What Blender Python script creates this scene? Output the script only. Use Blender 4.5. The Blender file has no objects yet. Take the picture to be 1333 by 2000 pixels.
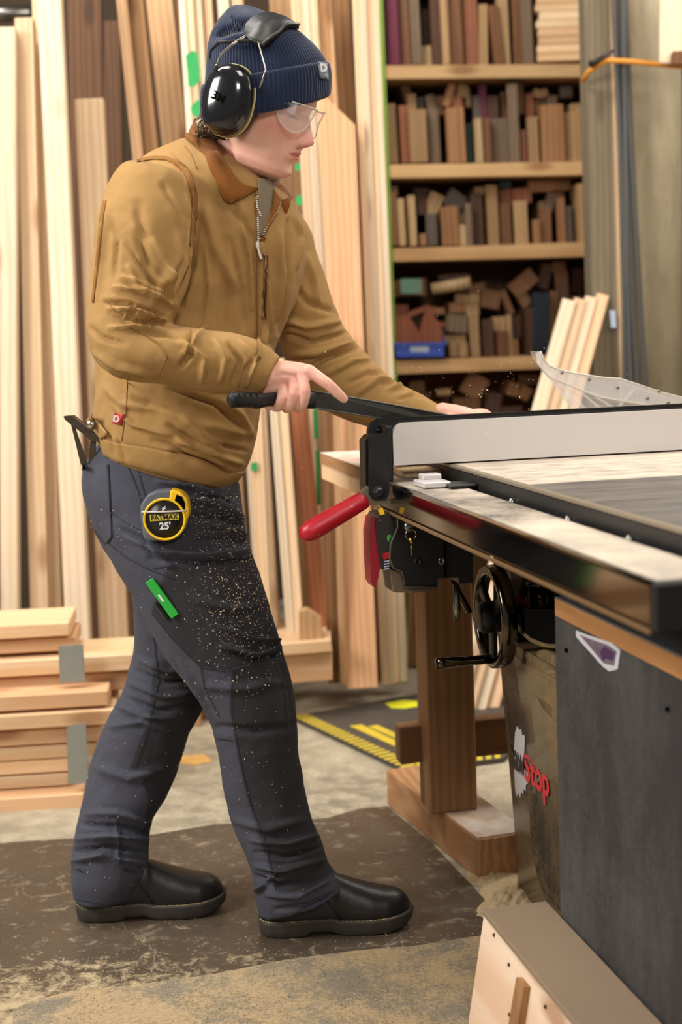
import bpy, bmesh, math, random
import numpy as np
from mathutils import Vector, Matrix
from mathutils.bvhtree import BVHTree
from mathutils import noise as mnoise
random.seed(7)
SC = bpy.context.scene
COL = SC.collection
# ------------------------------------------------------------------ camera
FPX = 2900.; CX = 666.5; CY = 1000.; CAMH = 1.138
pit = math.atan(353/2900); rol = math.atan(.036)
cf = Vector((0, math.cos(pit), -math.sin(pit))); c_r = Vector((1, 0, 0)); c_u = Vector((0, math.sin(pit), math.cos(pit)))
CR = c_r*math.cos(rol) - c_u*math.sin(rol); CU = c_r*math.sin(rol) + c_u*math.cos(rol); CO = Vector((0, 0, CAMH))
cam = bpy.data.cameras.new('camera'); camo = bpy.data.objects.new('camera', cam); COL.objects.link(camo)
m = Matrix.Identity(4)
for i in range(3): m[i][0] = CR[i]; m[i][1] = CU[i]; m[i][2] = -cf[i]; m[i][3] = CO[i]
camo.matrix_world = m
cam.sensor_fit = 'VERTICAL'; cam.sensor_height = 36; cam.sensor_width = 24; cam.lens = FPX/2000*36
cam.clip_start = .05; cam.clip_end = 60
cam.dof.use_dof = True; cam.dof.focus_distance = 2.62; cam.dof.aperture_fstop = 3.2
SC.camera = camo
# ------------------------------------------------------------------ world, lamps, exposure
w = bpy.data.worlds.new('world'); SC.world = w; w.use_nodes = True
w.node_tree.nodes['Background'].inputs[0].default_value = (1, .93, .86, 1)
w.node_tree.nodes['Background'].inputs[1].default_value = .17
def area(name, loc, target, sx, sy, power, col, spread=180):
    l = bpy.data.lights.new(name, 'AREA'); l.shape = 'RECTANGLE'; l.size = sx; l.size_y = sy; l.energy = power; l.color = col
    l.spread = math.radians(spread)
    o = bpy.data.objects.new(name, l); COL.objects.link(o); o.location = loc
    o.rotation_euler = (Vector(target)-Vector(loc)).to_track_quat('-Z', 'Y').to_euler(); return o
area('window_daylight', (-2.9, 1.5, 2.7), (-.1, 2.9, 1.0), 1.3, 1.4, 128, (1, .96, .92))
area('shop_lamp_back', (-1.3, 3.2, 4.3), (-.7, 4.8, 1.0), 1.6, 1.0, 118, (1, .94, .85))
area('shop_lamp_right', (2.2, 3.4, 2.4), (.9, 5.0, .9), 1.2, 1.2, 16, (1, .86, .68))
area('shop_lamp_top', (.9, 1.9, 3.6), (.4, 2.6, .8), 1.0, 1.0, 34, (1, .93, .84))
area('fill_light_front', (.6, -1.6, 2.7), (.5, 2.6, 1.15), 1.2, .8, 6.5, (1, .94, .88), 50)  # added fill light behind the camera, brightens the fence
area('shop_lamp_rear', (1.6, 4.4, 3.0), (.0, 2.8, 1.3), .8, .8, 34, (1, .94, .86))
SC.view_settings.view_transform = 'Standard'; SC.view_settings.look = 'None'; SC.view_settings.gamma = 1
SC.view_settings.use_curve_mapping = False; SC.view_settings.exposure = 0.06
# ------------------------------------------------------------------ pixel / depth helpers
def ray(x, y): return cf + CR*((x-CX)/FPX) - CU*((y-CY)/FPX)
def P(x, y, Y): d = ray(x, y); return CO + d*(Y/d.y)
def G(x, y, z=0.): d = ray(x, y); return CO + d*((z-CAMH)/d.z)
def PX(p):
    q = Vector(p)-CO; z = q.dot(cf); return (CX+FPX*q.dot(CR)/z, CY-FPX*q.dot(CU)/z)
AA = math.radians(11.97)
EX = Vector((math.cos(AA), math.sin(AA), 0)); EY = Vector((-math.sin(AA), math.cos(AA), 0)); EZ = Vector((0, 0, 1))
def SW(x, y, z): return EX*x + EY*y + EZ*z          # saw frame to world
def srgb(r, g, b):
    def f(c): c = c/255.; return c/12.92 if c <= .04045 else ((c+.055)/1.055)**2.4
    return (f(r), f(g), f(b), 1)
# ------------------------------------------------------------------ materials
class NT:
    def __init__(s, name):
        s.m = bpy.data.materials.new(name); s.m.use_nodes = True; s.t = s.m.node_tree; s.b = s.t.nodes['Principled BSDF']
    def n(s, typ, **kw):
        n = s.t.nodes.new(typ)
        for k, v in kw.items():
            if k.startswith('i_'):
                k = k[2:]; k = int(k) if k.isdigit() else k
                n.inputs[k].default_value = v
            else: setattr(n, k, v)
        return n
    def l(s, a, b): s.t.links.new(a, b)
    def mix(s, fac, a, b):
        n = s.n('ShaderNodeMix', data_type='RGBA')
        for sock, v in ((n.inputs[0], fac), (n.inputs[6], a), (n.inputs[7], b)):
            if hasattr(v, 'is_linked') or isinstance(v, bpy.types.NodeSocket): s.l(v, sock)
            else: sock.default_value = v
        return n.outputs[2]
    def ramp(s, fac, stops):
        n = s.n('ShaderNodeValToRGB'); e = n.color_ramp.elements
        while len(e) < len(stops): e.new(.5)
        for i, (p, c) in enumerate(stops): e[i].position = p; e[i].color = c if len(c) == 4 else (*c, 1)
        s.l(fac, n.inputs[0]); return n.outputs[0]
    def noise(s, vec, scale, detail=4, rough=.55, dist=0):
        n = s.n('ShaderNodeTexNoise', i_Scale=scale, i_Detail=detail, i_Roughness=rough, i_Distortion=dist)
        if vec is not None: s.l(vec, n.inputs['Vector'])
        return n.outputs['Fac']
    def coord(s, scale=(1, 1, 1), rnd=True, kind='Object', rot=(0, 0, 0)):
        c = s.n('ShaderNodeTexCoord'); out = c.outputs[kind]
        mp = s.n('ShaderNodeMapping'); mp.inputs['Scale'].default_value = scale; mp.inputs['Rotation'].default_value = rot
        s.l(out, mp.inputs['Vector'])
        if rnd:
            oi = s.n('ShaderNodeObjectInfo'); ml = s.n('ShaderNodeMath', operation='MULTIPLY', i_1=53.7); s.l(oi.outputs['Random'], ml.inputs[0])
            s.oi = oi
            ad = s.n('ShaderNodeVectorMath', operation='ADD'); s.l(mp.outputs[0], ad.inputs[0])
            cb = s.n('ShaderNodeCombineXYZ'); s.l(ml.outputs[0], cb.inputs[0]); s.l(ml.outputs[0], cb.inputs[1]); s.l(cb.outputs[0], ad.inputs[1])
            return ad.outputs[0]
        return mp.outputs[0]
    def bump(s, h, strength=.3, dist=.002):
        b = s.n('ShaderNodeBump', i_Strength=strength, i_Distance=dist); s.l(h, b.inputs['Height']); s.l(b.outputs[0], s.b.inputs['Normal'])
def plain(name, col, rough=.5, metal=0., var=.0, vscale=8, bump=0., bscale=60, coat=0., spec=.5, **kw):
    t = NT(name); b = t.b
    b.inputs['Base Color'].default_value = col; b.inputs['Roughness'].default_value = rough; b.inputs['Metallic'].default_value = metal
    b.inputs['Coat Weight'].default_value = coat; b.inputs['Specular IOR Level'].default_value = spec
    for k, v in kw.items(): b.inputs[k].default_value = v
    v = t.coord(rnd=False)
    if var:
        c1 = tuple(max(0, c*(1-var)) for c in col[:3])+(1,); c2 = tuple(min(1, c*(1+var)) for c in col[:3])+(1,)
        t.l(t.mix(t.noise(v, vscale), c1, c2), b.inputs['Base Color'])
    if bump: t.bump(t.noise(v, bscale), bump, .002)
    return t.m
def wood(name, c1, c2, axis='z', knots=True, rough=.6, bands=22, vary=.22, contrast=1.):
    t = NT(name); b = t.b
    sq = {'z': (1, 1, .07), 'x': (.07, 1, 1), 'y': (1, .07, 1)}[axis]
    v = t.coord(sq); 
    wv = t.n('ShaderNodeTexWave', i_Scale=bands/6.28*4.2, i_Distortion=6.0, i_Detail=2.5, wave_type='BANDS', bands_direction='X' if axis != 'x' else 'Y')
    wv.inputs['Detail Scale'].default_value = 1.6
    t.l(v, wv.inputs['Vector'])
    fine = t.noise(v, 160, 3, .6)
    base = t.mix(t.ramp(wv.outputs['Fac'], [(.15, (0, 0, 0)), (.95, (contrast*.75,)*3)]), c1, c2)
    mid = t.mix(t.ramp(fine, [(.35, (0, 0, 0)), (.75, (.35,)*3)]), base, c2)
    big = t.noise(v, 5, 2)
    mid = t.mix(t.ramp(big, [(.42, (0, 0, 0)), (.72, (.5,)*3)]), mid, c2)
    if knots:
        ks = {'z': (9, 9, 3.4), 'x': (3.4, 9, 9), 'y': (9, 3.4, 9)}[axis]
        kv = t.coord(ks)
        vo = t.n('ShaderNodeTexVoronoi', i_Scale=1.0); t.l(kv, vo.inputs['Vector'])
        kc = tuple(c*f for c, f in zip(c2[:3], (.55, .42, .33)))+(1,)
        mid = t.mix(t.ramp(vo.outputs['Distance'], [(.10, (.75,)*3), (.24, (0, 0, 0))]), mid, kc)
    hs = t.n('ShaderNodeHueSaturation'); t.l(mid, hs.inputs['Color'])
    mr = t.n('ShaderNodeMapRange', i_3=1-vary, i_4=1+vary*.6); t.l(t.oi.outputs['Random'], mr.inputs[0]); t.l(mr.outputs[0], hs.inputs['Value'])
    t.l(hs.outputs[0], b.inputs['Base Color']); b.inputs['Roughness'].default_value = rough; b.inputs['Specular IOR Level'].default_value = .3
    t.bump(fine, .15, .001)
    return t.m
M = {}
M['pine'] = wood('pale pine', srgb(230, 204, 170), srgb(212, 174, 132))
M['pine_white'] = wood('white pine', srgb(236, 218, 192), srgb(220, 192, 156))
M['pine_x'] = wood('pale pine stacked', srgb(234, 206, 168), srgb(216, 172, 126), axis='x')
M['fir'] = wood('fir', srgb(206, 168, 126), srgb(182, 136, 94))
M['fir_x'] = wood('fir stacked', srgb(230, 192, 152), srgb(208, 160, 118), axis='x')
M['fir_pale'] = wood('pale fir', srgb(224, 192, 158), srgb(206, 166, 128), knots=False)
M['fir_pink'] = wood('pink fir', srgb(212, 168, 130), srgb(192, 142, 102), knots=False)
M['cedar'] = wood('red cedar', srgb(196, 128, 86), srgb(160, 94, 58))
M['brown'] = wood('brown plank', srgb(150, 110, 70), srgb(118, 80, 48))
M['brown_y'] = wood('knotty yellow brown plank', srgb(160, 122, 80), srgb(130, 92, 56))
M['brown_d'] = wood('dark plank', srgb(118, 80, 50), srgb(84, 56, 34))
M['greyw'] = wood('weathered wood', srgb(150, 136, 112), srgb(112, 100, 82), rough=.8)
M['shelfw_x'] = wood('shelf board', srgb(214, 176, 126), srgb(186, 142, 94), axis='x')
M['bench_z'] = wood('trestle wood upright', srgb(172, 130, 90), srgb(140, 100, 64), knots=False, vary=.05)
M['bench_x'] = wood('trestle wood crosswise', srgb(150, 110, 74), srgb(118, 82, 52), axis='x', knots=False, vary=.05)
M['bench_y'] = wood('trestle wood lengthwise', srgb(190, 146, 104), srgb(158, 112, 74), axis='y', knots=False, vary=.05)
OFF = {}
for k, a, b_ in (('tan', (204, 168, 120), (174, 134, 90)), ('pale', (228, 198, 150), (204, 164, 112)), ('orange', (188, 138, 94), (154, 104, 66)),
               ('reddish', (176, 112, 78), (140, 82, 54)), ('dark brown', (104, 68, 46), (74, 46, 30)), ('brown', (150, 104, 68), (116, 76, 46)),
               ('grey', (120, 104, 94), (92, 80, 72)), ('magenta', (128, 50, 74), (100, 36, 58)), ('dark green', (42, 70, 62), (32, 54, 48)), ('grey-brown', (146, 122, 98), (116, 94, 72)),
               ('blue-black', (38, 50, 62), (28, 38, 48))):
    a, b_ = [c*.86 for c in a], [c*.86 for c in b_]
    OFF[k] = wood('offcut '+k, srgb(*a), srgb(*b_), knots=False, vary=.15)
M['green_paint'] = plain('green paint', srgb(40, 160, 84), .6, var=.25, vscale=30)
M['tape'] = plain('grey strapping', srgb(140, 140, 130), .45, var=.12, vscale=20)
M['black'] = plain('black plastic', srgb(26, 26, 27), .45, var=.25, bump=.15)
M['blackm'] = plain('black steel', srgb(30, 30, 31), .38, 0.3, var=.5, vscale=25, bump=.1)
M['steel'] = plain('steel', srgb(150, 148, 142), .3, 1)
M['chrome'] = plain('chrome', srgb(190, 186, 176), .12, 1)
M['darkchrome'] = plain('dark chrome', srgb(95, 88, 76), .13, 1)
M['red'] = plain('red rubber grip', srgb(176, 20, 38), .38, var=.15, vscale=60, bump=.2, bscale=400)
M['magenta'] = plain('magenta steel', srgb(140, 20, 60), .5)
M['brass'] = plain('brass', srgb(200, 150, 60), .3, 1)
M['white'] = plain('white print', srgb(225, 225, 225), .5)
M['yellow'] = plain('yellow', srgb(244, 196, 20), .4)
M['hazard'] = plain('worn hazard yellow', srgb(205, 180, 50), .7, var=.25, vscale=30)
M['neon'] = plain('bright yellow paint', srgb(216, 214, 24), .7, var=.25, vscale=20)
M['dark'] = plain('dark interior', srgb(9, 8, 7), 1., spec=.05)
M['blue_bin'] = plain('blue plastic', srgb(30, 70, 170), .4)
M['label'] = plain('paper label', srgb(170, 180, 200), .6)
M['orange_cord'] = plain('orange strap', srgb(214, 140, 44), .6, var=.2, vscale=20)
M['cable'] = plain('grey cable', srgb(70, 70, 68), .45)
M['sawdust'] = plain('sawdust', srgb(196, 172, 134), .95, var=.25, vscale=120, bump=.8, bscale=300)
M['dustchip'] = plain('sawdust chip', srgb(235, 215, 180), .8)
def dusty(name, base, dustc, scale, lo, hi, rough=.5, metal=0., fine=220, stretch=(1, 1, 1), coat=0.):
    t = NT(name); b = t.b; v = t.coord(stretch, rnd=False)
    n1 = t.noise(v, scale, 6, .65); n2 = t.noise(v, fine, 3, .7)
    mul = t.n('ShaderNodeMath', operation='MULTIPLY_ADD', i_1=.35); t.l(n2, mul.inputs[0]); t.l(n1, mul.inputs[2])
    f = t.ramp(mul.outputs[0], [(lo, (0, 0, 0)), (hi, (1, 1, 1))])
    t.l(t.mix(f, base, dustc), b.inputs['Base Color'])
    r = t.n('ShaderNodeMapRange', i_3=rough, i_4=.9); t.l(f, r.inputs[0]); t.l(r.outputs[0], b.inputs['Roughness'])
    if metal:
        r2 = t.n('ShaderNodeMapRange', i_3=metal, i_4=0.); t.l(f, r2.inputs[0]); t.l(r2.outputs[0], b.inputs['Metallic'])
    b.inputs['Coat Weight'].default_value = coat
    t.bump(n2, .2, .001)
    return t.m
M['railtop'] = dusty('dusty rail top', srgb(150, 144, 138), srgb(216, 200, 178), 5, .45, .85, .22, .8)
M['railface'] = plain('polished dark rail', srgb(98, 94, 88), .09, 1)
M['cast'] = dusty('dusty ground iron', srgb(176, 166, 156), srgb(226, 208, 184), 6, .5, .95, .35, .3, stretch=(3, 8, 1))
M['wing'] = dusty('dark laminate dusted', srgb(62, 60, 57), srgb(130, 120, 106), 5, .5, 1.1, .4, stretch=(2, 6, 1))
M['fence'] = plain('white laminate', srgb(206, 200, 195), .35, var=.02)
M['cabm'] = dusty('dusty dark lacquer', srgb(44, 40, 34), srgb(150, 122, 78), 4, .55, 1.15, .22, stretch=(1, 1, .7), coat=.4)
M['graypaint'] = dusty('charcoal painted board', srgb(50, 49, 51), srgb(96, 92, 88), 3.5, .62, 1.3, .55, stretch=(1, 1, .5))
M['woodtop_dust'] = dusty('dust on wood', srgb(170, 126, 82), srgb(222, 208, 196), 9, .45, .8, .8)
def floor_mat():
    t = NT('concrete floor'); b = t.b
    c = t.n('ShaderNodeTexCoord'); v = c.outputs['Object']
    n1 = t.noise(v, 1.6, 8, .65); n2 = t.noise(v, 14, 6, .7); n3 = t.noise(v, 90, 4, .7)
    base = t.mix(t.ramp(n1, [(.35, (0, 0, 0)), (.65, (1, 1, 1))]), srgb(126, 118, 102), srgb(174, 162, 140))
    base = t.mix(t.ramp(n2, [(.42, (0, 0, 0)), (.62, (.7,)*3)]), base, srgb(194, 182, 158))
    base = t.mix(t.ramp(n3, [(.5, (0, 0, 0)), (.75, (.5,)*3)]), base, srgb(104, 94, 78))
    t.l(base, b.inputs['Base Color'])
    t.l(t.ramp(n2, [(.3, (.35,)*3), (.7, (.75,)*3)]), b.inputs['Roughness'])
    t.bump(n3, .3, .002); return t.m
M['floor'] = floor_mat()
def darkfloor():
    t = NT('dark sealed floor'); b = t.b
    c = t.n('ShaderNodeTexCoord'); v = c.outputs['Object']
    n1 = t.noise(v, 3, 8, .65, .3); n2 = t.noise(v, 22, 8, .75, .6); n3 = t.noise(v, 120, 4, .7)
    base = t.mix(n1, srgb(62, 54, 45), srgb(100, 86, 70))
    base = t.mix(t.ramp(n2, [(.55, (0, 0, 0)), (.70, (.75,)*3)]), base, srgb(176, 154, 122))
    vo = t.n('ShaderNodeTexVoronoi', feature='DISTANCE_TO_EDGE', i_Scale=1.1)
    nn = t.n('ShaderNodeTexNoise', i_Scale=5, i_Detail=6); t.l(v, nn.inputs['Vector'])
    ad = t.n('ShaderNodeVectorMath', operation='MULTIPLY_ADD'); ad.inputs[1].default_value = (.5, .5, .5); t.l(nn.outputs['Color'], ad.inputs[0]); t.l(v, ad.inputs[2])
    t.l(ad.outputs[0], vo.inputs['Vector'])
    base = t.mix(t.ramp(vo.outputs['Distance'], [(.0006, (.55,)*3), (.0035, (0, 0, 0))]), base, srgb(160, 146, 122))
    # sawdust dusting that thickens towards the perforated mat
    sx = t.n('ShaderNodeSeparateXYZ'); t.l(v, sx.inputs[0])
    g = t.n('ShaderNodeMapRange', i_1=2.78, i_2=2.25, i_3=0., i_4=.5); t.l(sx.outputs['Y'], g.inputs[0])
    a = t.n('ShaderNodeMath', operation='ADD'); t.l(g.outputs[0], a.inputs[0]); t.l(n2, a.inputs[1])
    a2 = t.n('ShaderNodeMath', operation='MULTIPLY_ADD', i_1=.25); t.l(n3, a2.inputs[0]); t.l(a.outputs[0], a2.inputs[2])
    base = t.mix(t.ramp(a2.outputs[0], [(.80, (0, 0, 0)), (.98, (1, 1, 1))]), base, srgb(186, 166, 132))
    t.l(base, b.inputs['Base Color'])
    t.l(t.ramp(n2, [(.45, (.33,)*3), (.7, (.85,)*3)]), b.inputs['Roughness'])
    t.bump(n3, .25, .002); return t.m
M['darkfloor'] = darkfloor()
def meshmat():
    t = NT('perforated mat with sawdust'); b = t.b
    c = t.n('ShaderNodeTexCoord'); v = c.outputs['Object']
    vo = t.n('ShaderNodeTexVoronoi', i_Scale=165., feature='F1'); vo.inputs['Randomness'].default_value = .18
    t.l(v, vo.inputs['Vector'])
    cells = t.ramp(vo.outputs['Distance'], [(.28, (0, 0, 0)), (.42, (1, 1, 1))])
    base = t.mix(cells, srgb(50, 46, 40), srgb(130, 120, 102))
    n2 = t.noise(v, 7, 8, .7, .4); n3 = t.noise(v, 150, 4, .75)
    a2 = t.n('ShaderNodeMath', operation='MULTIPLY_ADD', i_1=.5); t.l(n3, a2.inputs[0]); t.l(n2, a2.inputs[2])
    f = t.ramp(a2.outputs[0], [(.66, (0, 0, 0)), (.80, (1, 1, 1))])
    dust = t.mix(n3, srgb(130, 110, 80), srgb(204, 178, 136))
    t.l(t.mix(f, base, dust), b.inputs['Base Color']); b.inputs['Roughness'].default_value = .9
    ad = t.n('ShaderNodeMath', operation='ADD'); t.l(cells, ad.inputs[0]); t.l(n3, ad.inputs[1])
    t.bump(ad.outputs[0], .6, .002); return t.m
M['meshmat'] = meshmat()
# ------------------------------------------------------------------ mesh builder
MW = {}
def tag(o, label=None, cat=None, group=None, kind=None):
    if label: o['label'] = label
    if cat: o['category'] = cat
    if group: o['group'] = group
    if kind: o['kind'] = kind
    return o
def frame(loc, x=None, z=None):
    """matrix with origin loc, z axis along z, x axis near x"""
    z = Vector(z or (0, 0, 1)).normalized(); x = Vector(x or (1, 0, 0)); x = (x - z*x.dot(z)).normalized(); y = z.cross(x)
    m = Matrix.Identity(4)
    for i in range(3): m[i][0] = x[i]; m[i][1] = y[i]; m[i][2] = z[i]; m[i][3] = loc[i]
    return m
def empty(name, M4, label, cat, group=None):
    o = bpy.data.objects.new(name, None); COL.objects.link(o)
    if not isinstance(M4, Matrix): M4 = Matrix.Translation(M4)
    o.matrix_world = M4; o.empty_display_size = .05; MW[o] = M4; return tag(o, label, cat, group)
class MB:
    def __init__(s): s.v = []; s.f = []; s.sm = []
    def add(s, vs, fs, smooth=False):
        k = len(s.v); s.v += [Vector(p) for p in vs]; s.f += [tuple(i+k for i in f) for f in fs]; s.sm += [smooth]*len(fs); return s
    def box(s, M4, sx, sy, sz, bev=0., o=(0, 0, 0)):
        """box centred at o in frame M4"""
        bm = bmesh.new(); bmesh.ops.create_cube(bm, size=1)
        for v in bm.verts: v.co = Vector((v.co.x*sx+o[0], v.co.y*sy+o[1], v.co.z*sz+o[2]))
        if bev > 0: bmesh.ops.bevel(bm, geom=list(bm.edges), offset=bev, segments=2 if bev > .004 else 1, affect='EDGES', profile=.5)
        bm.verts.ensure_lookup_table(); bm.verts.index_update()
        s.add([M4 @ v.co for v in bm.verts], [[v.index for v in f.verts] for f in bm.faces]); bm.free(); return s
    def prism(s, pts, d, closed=True):
        """polygon pts (3D, planar) extruded by vector d"""
        n = len(pts); d = Vector(d); pts = [Vector(p) for p in pts]
        nrm = Vector((0, 0, 0))
        for i in range(n): nrm += (pts[i]-pts[0]).cross(pts[(i+1) % n]-pts[0])
        if nrm.dot(d) > 0: pts = pts[::-1]
        s.add(pts + [p+d for p in pts], [list(range(n)), list(range(2*n-1, n-1, -1))] + [[(i+1) % n, i, n+i, n+(i+1) % n] for i in range(n)]); return s
    def tube(s, pts, r, n=10, caps=True, smooth=True):
        pts = [Vector(p) for p in pts]; rs = r if isinstance(r, (list, tuple)) else [r]*len(pts)
        vs = []; up = None
        for i, p in enumerate(pts):
            t = (pts[min(i+1, len(pts)-1)]-pts[max(i-1, 0)]).normalized()
            if up is None: up = t.orthogonal().normalized()
            up = (up - t*up.dot(t)).normalized(); b = t.cross(up)
            vs += [p + (up*math.cos(a)+b*math.sin(a))*rs[i] for a in [2*math.pi*k/n for k in range(n)]]
        fs = [[i*n+k, i*n+(k+1) % n, (i+1)*n+(k+1) % n, (i+1)*n+k] for i in range(len(pts)-1) for k in range(n)]
        k0 = len(fs)
        if caps: fs += [list(range(n))[::-1], [(len(pts)-1)*n+k for k in range(n)]]
        k = len(s.v); s.v += vs; s.f += [tuple(i+k for i in f) for f in fs]; s.sm += [smooth]*k0 + [False]*(len(fs)-k0); return s
    def loft(s, rings, caps=True, smooth=True):
        """rings: list of equal-length point lists"""
        n = len(rings[0]); vs = [p for r_ in rings for p in r_]
        fs = [[i*n+k, i*n+(k+1) % n, (i+1)*n+(k+1) % n, (i+1)*n+k] for i in range(len(rings)-1) for k in range(n)]
        k0 = len(fs)
        if caps: fs += [list(range(n))[::-1], [(len(rings)-1)*n+k for k in range(n)]]
        k = len(s.v); s.v += [Vector(p) for p in vs]; s.f += [tuple(i+k for i in f) for f in fs]; s.sm += [smooth]*k0+[False]*(len(fs)-k0); return s
    def lathe(s, M4, prof, n=24, smooth=True, caps=True):
        """prof: (r, z) list, around z of M4"""
        return s.loft([[M4 @ Vector((r*math.cos(a), r*math.sin(a), z)) for a in [2*math.pi*k/n for k in range(n)]] for r, z in prof], caps, smooth)
    def ell(s, M4, rx, ry, rz, n=20, m_=12):
        return s.loft([[M4 @ Vector((rx*math.sin(t)*math.cos(a), ry*math.sin(t)*math.sin(a), -rz*math.cos(t))) for a in [2*math.pi*k/n for k in range(n)]] for t in [max(1e-3, math.pi*j/m_) if j < m_ else math.pi-1e-3 for j in range(m_+1)]])
    def build(s, name, mat, parent=None, M4=None):
        me = bpy.data.meshes.new(name)
        if parent is not None: base = MW[parent]
        else: base = M4 if M4 is not None else Matrix.Identity(4)
        inv = base.inverted()
        me.from_pydata([inv @ v for v in s.v], [], s.f); me.update()
        me.polygons.foreach_set('use_smooth', s.sm)
        o = bpy.data.objects.new(name, me); COL.objects.link(o); me.materials.append(mat)
        if parent is not None: o.parent = parent
        else: o.matrix_world = base
        MW[o] = base
        return o
def text_mesh(name, body, M4, size, mat, parent, extrude=.0004, sx=1., bold=0.):
    cu = bpy.data.curves.new(name, 'FONT'); cu.body = body; cu.size = size; cu.align_x = 'CENTER'; cu.align_y = 'CENTER'; cu.extrude = extrude; cu.offset = bold
    to = bpy.data.objects.new('tmp', cu); COL.objects.link(to)
    dg = bpy.context.evaluated_depsgraph_get(); me = bpy.data.meshes.new_from_object(to.evaluated_get(dg))
    COL.objects.unlink(to); bpy.data.objects.remove(to); bpy.data.curves.remove(cu)
    b = MB(); b.add([M4 @ Vector((v.co.x*sx, v.co.y, v.co.z)) for v in me.vertices], [list(p.vertices) for p in me.polygons])
    bpy.data.meshes.remove(me)
    return b.build(name, mat, parent)
def sstruct(name, mb, mat, M4=None):
    o = mb.build(name, mat, None, M4); o['kind'] = 'structure'; return o
# ------------------------------------------------------------------ setting
I4 = Matrix.Identity(4)
b = MB(); b.box(I4, 9, 9.6, .1, 0, (0.3, 2.2, -.05)); sstruct('floor', b, M['floor'])
M['wall'] = plain('dark plywood wall', srgb(62, 46, 30), .8, var=.3, vscale=2)
b = MB(); b.box(I4, 9, .1, 3.8, 0, (.3, 6.35, 1.9)); sstruct('wall_back', b, M['wall'])
# darker sealed strip of floor, raised skin a few millimetres thick
far = [(-60, 1652), (140, 1640), (300, 1632), (420, 1612), (560, 1606), (640, 1600), (700, 1582), (757, 1577)]
rt = [(840, 1645), (925, 1735), (985, 1800), (1010, 1850)]
nr = [(1000, 1900), (900, 1960), (700, 1990), (400, 2010), (-60, 2040)]
poly = [G(x, y, .0) for x, y in far+rt+nr]
b = MB(); b.prism(poly, (0, 0, .003)); sstruct('trim_1', b, M['darkfloor'])
# perforated rubber mat in the foreground
cor = [G(x, y, .003) for x, y in [(28, 1978), (60, 1962), (130, 1944), (300, 1925), (420, 1908), (560, 1880), (700, 1862), (820, 1852), (960, 1830), (1300, 1990), (1300, 2250), (0, 2250)]]
b = MB(); b.prism(cor, (0, 0, .006))
o = b.build('floor_mat', M['meshmat'], None, Matrix.Translation(G(500, 2050, 0))); tag(o, 'grey perforated rubber mat dusted with sawdust in the foreground in front of the boots', 'mat')
# ------------------------------------------------------------------ boards leaning on the back rack
N = 'lumber_board'
KEEP = ()
def board(name, t, bt, w, wb, Yt, Yb, th, mat, label, cat='board', group=None, yaw=0., z0=None, shift=0):
    """leaning plank; t, bt pixel centres of its top and bottom, w the width in pixels"""
    A = P(bt[0], bt[1], Yb); B = P(t[0], t[1], Yt)
    if z0 is not None: A = G(bt[0], bt[1], z0)
    if A.z > .03 and z0 is None:            # carry the foot down to the floor behind whatever hides it
        d0 = (A-B).normalized(); A = A + d0*((A.z)/-d0.z) if name == N and bt[1] < 1300 and not (bt[0] > 515 and 1262 <= bt[1] <= 1265) else A
    W_ = w/FPX*(Yt+Yb)/2; L_ = (B-A).length; z = (B-A).normalized()
    m4 = frame(A, (math.cos(yaw), math.sin(yaw), 0), z)
    mb = MB(); mb.box(m4, W_, th, L_, .002, (0, th/2, L_/2))
    o = mb.build(name, mat, None, m4); tag(o, label, cat, group); return o
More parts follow.
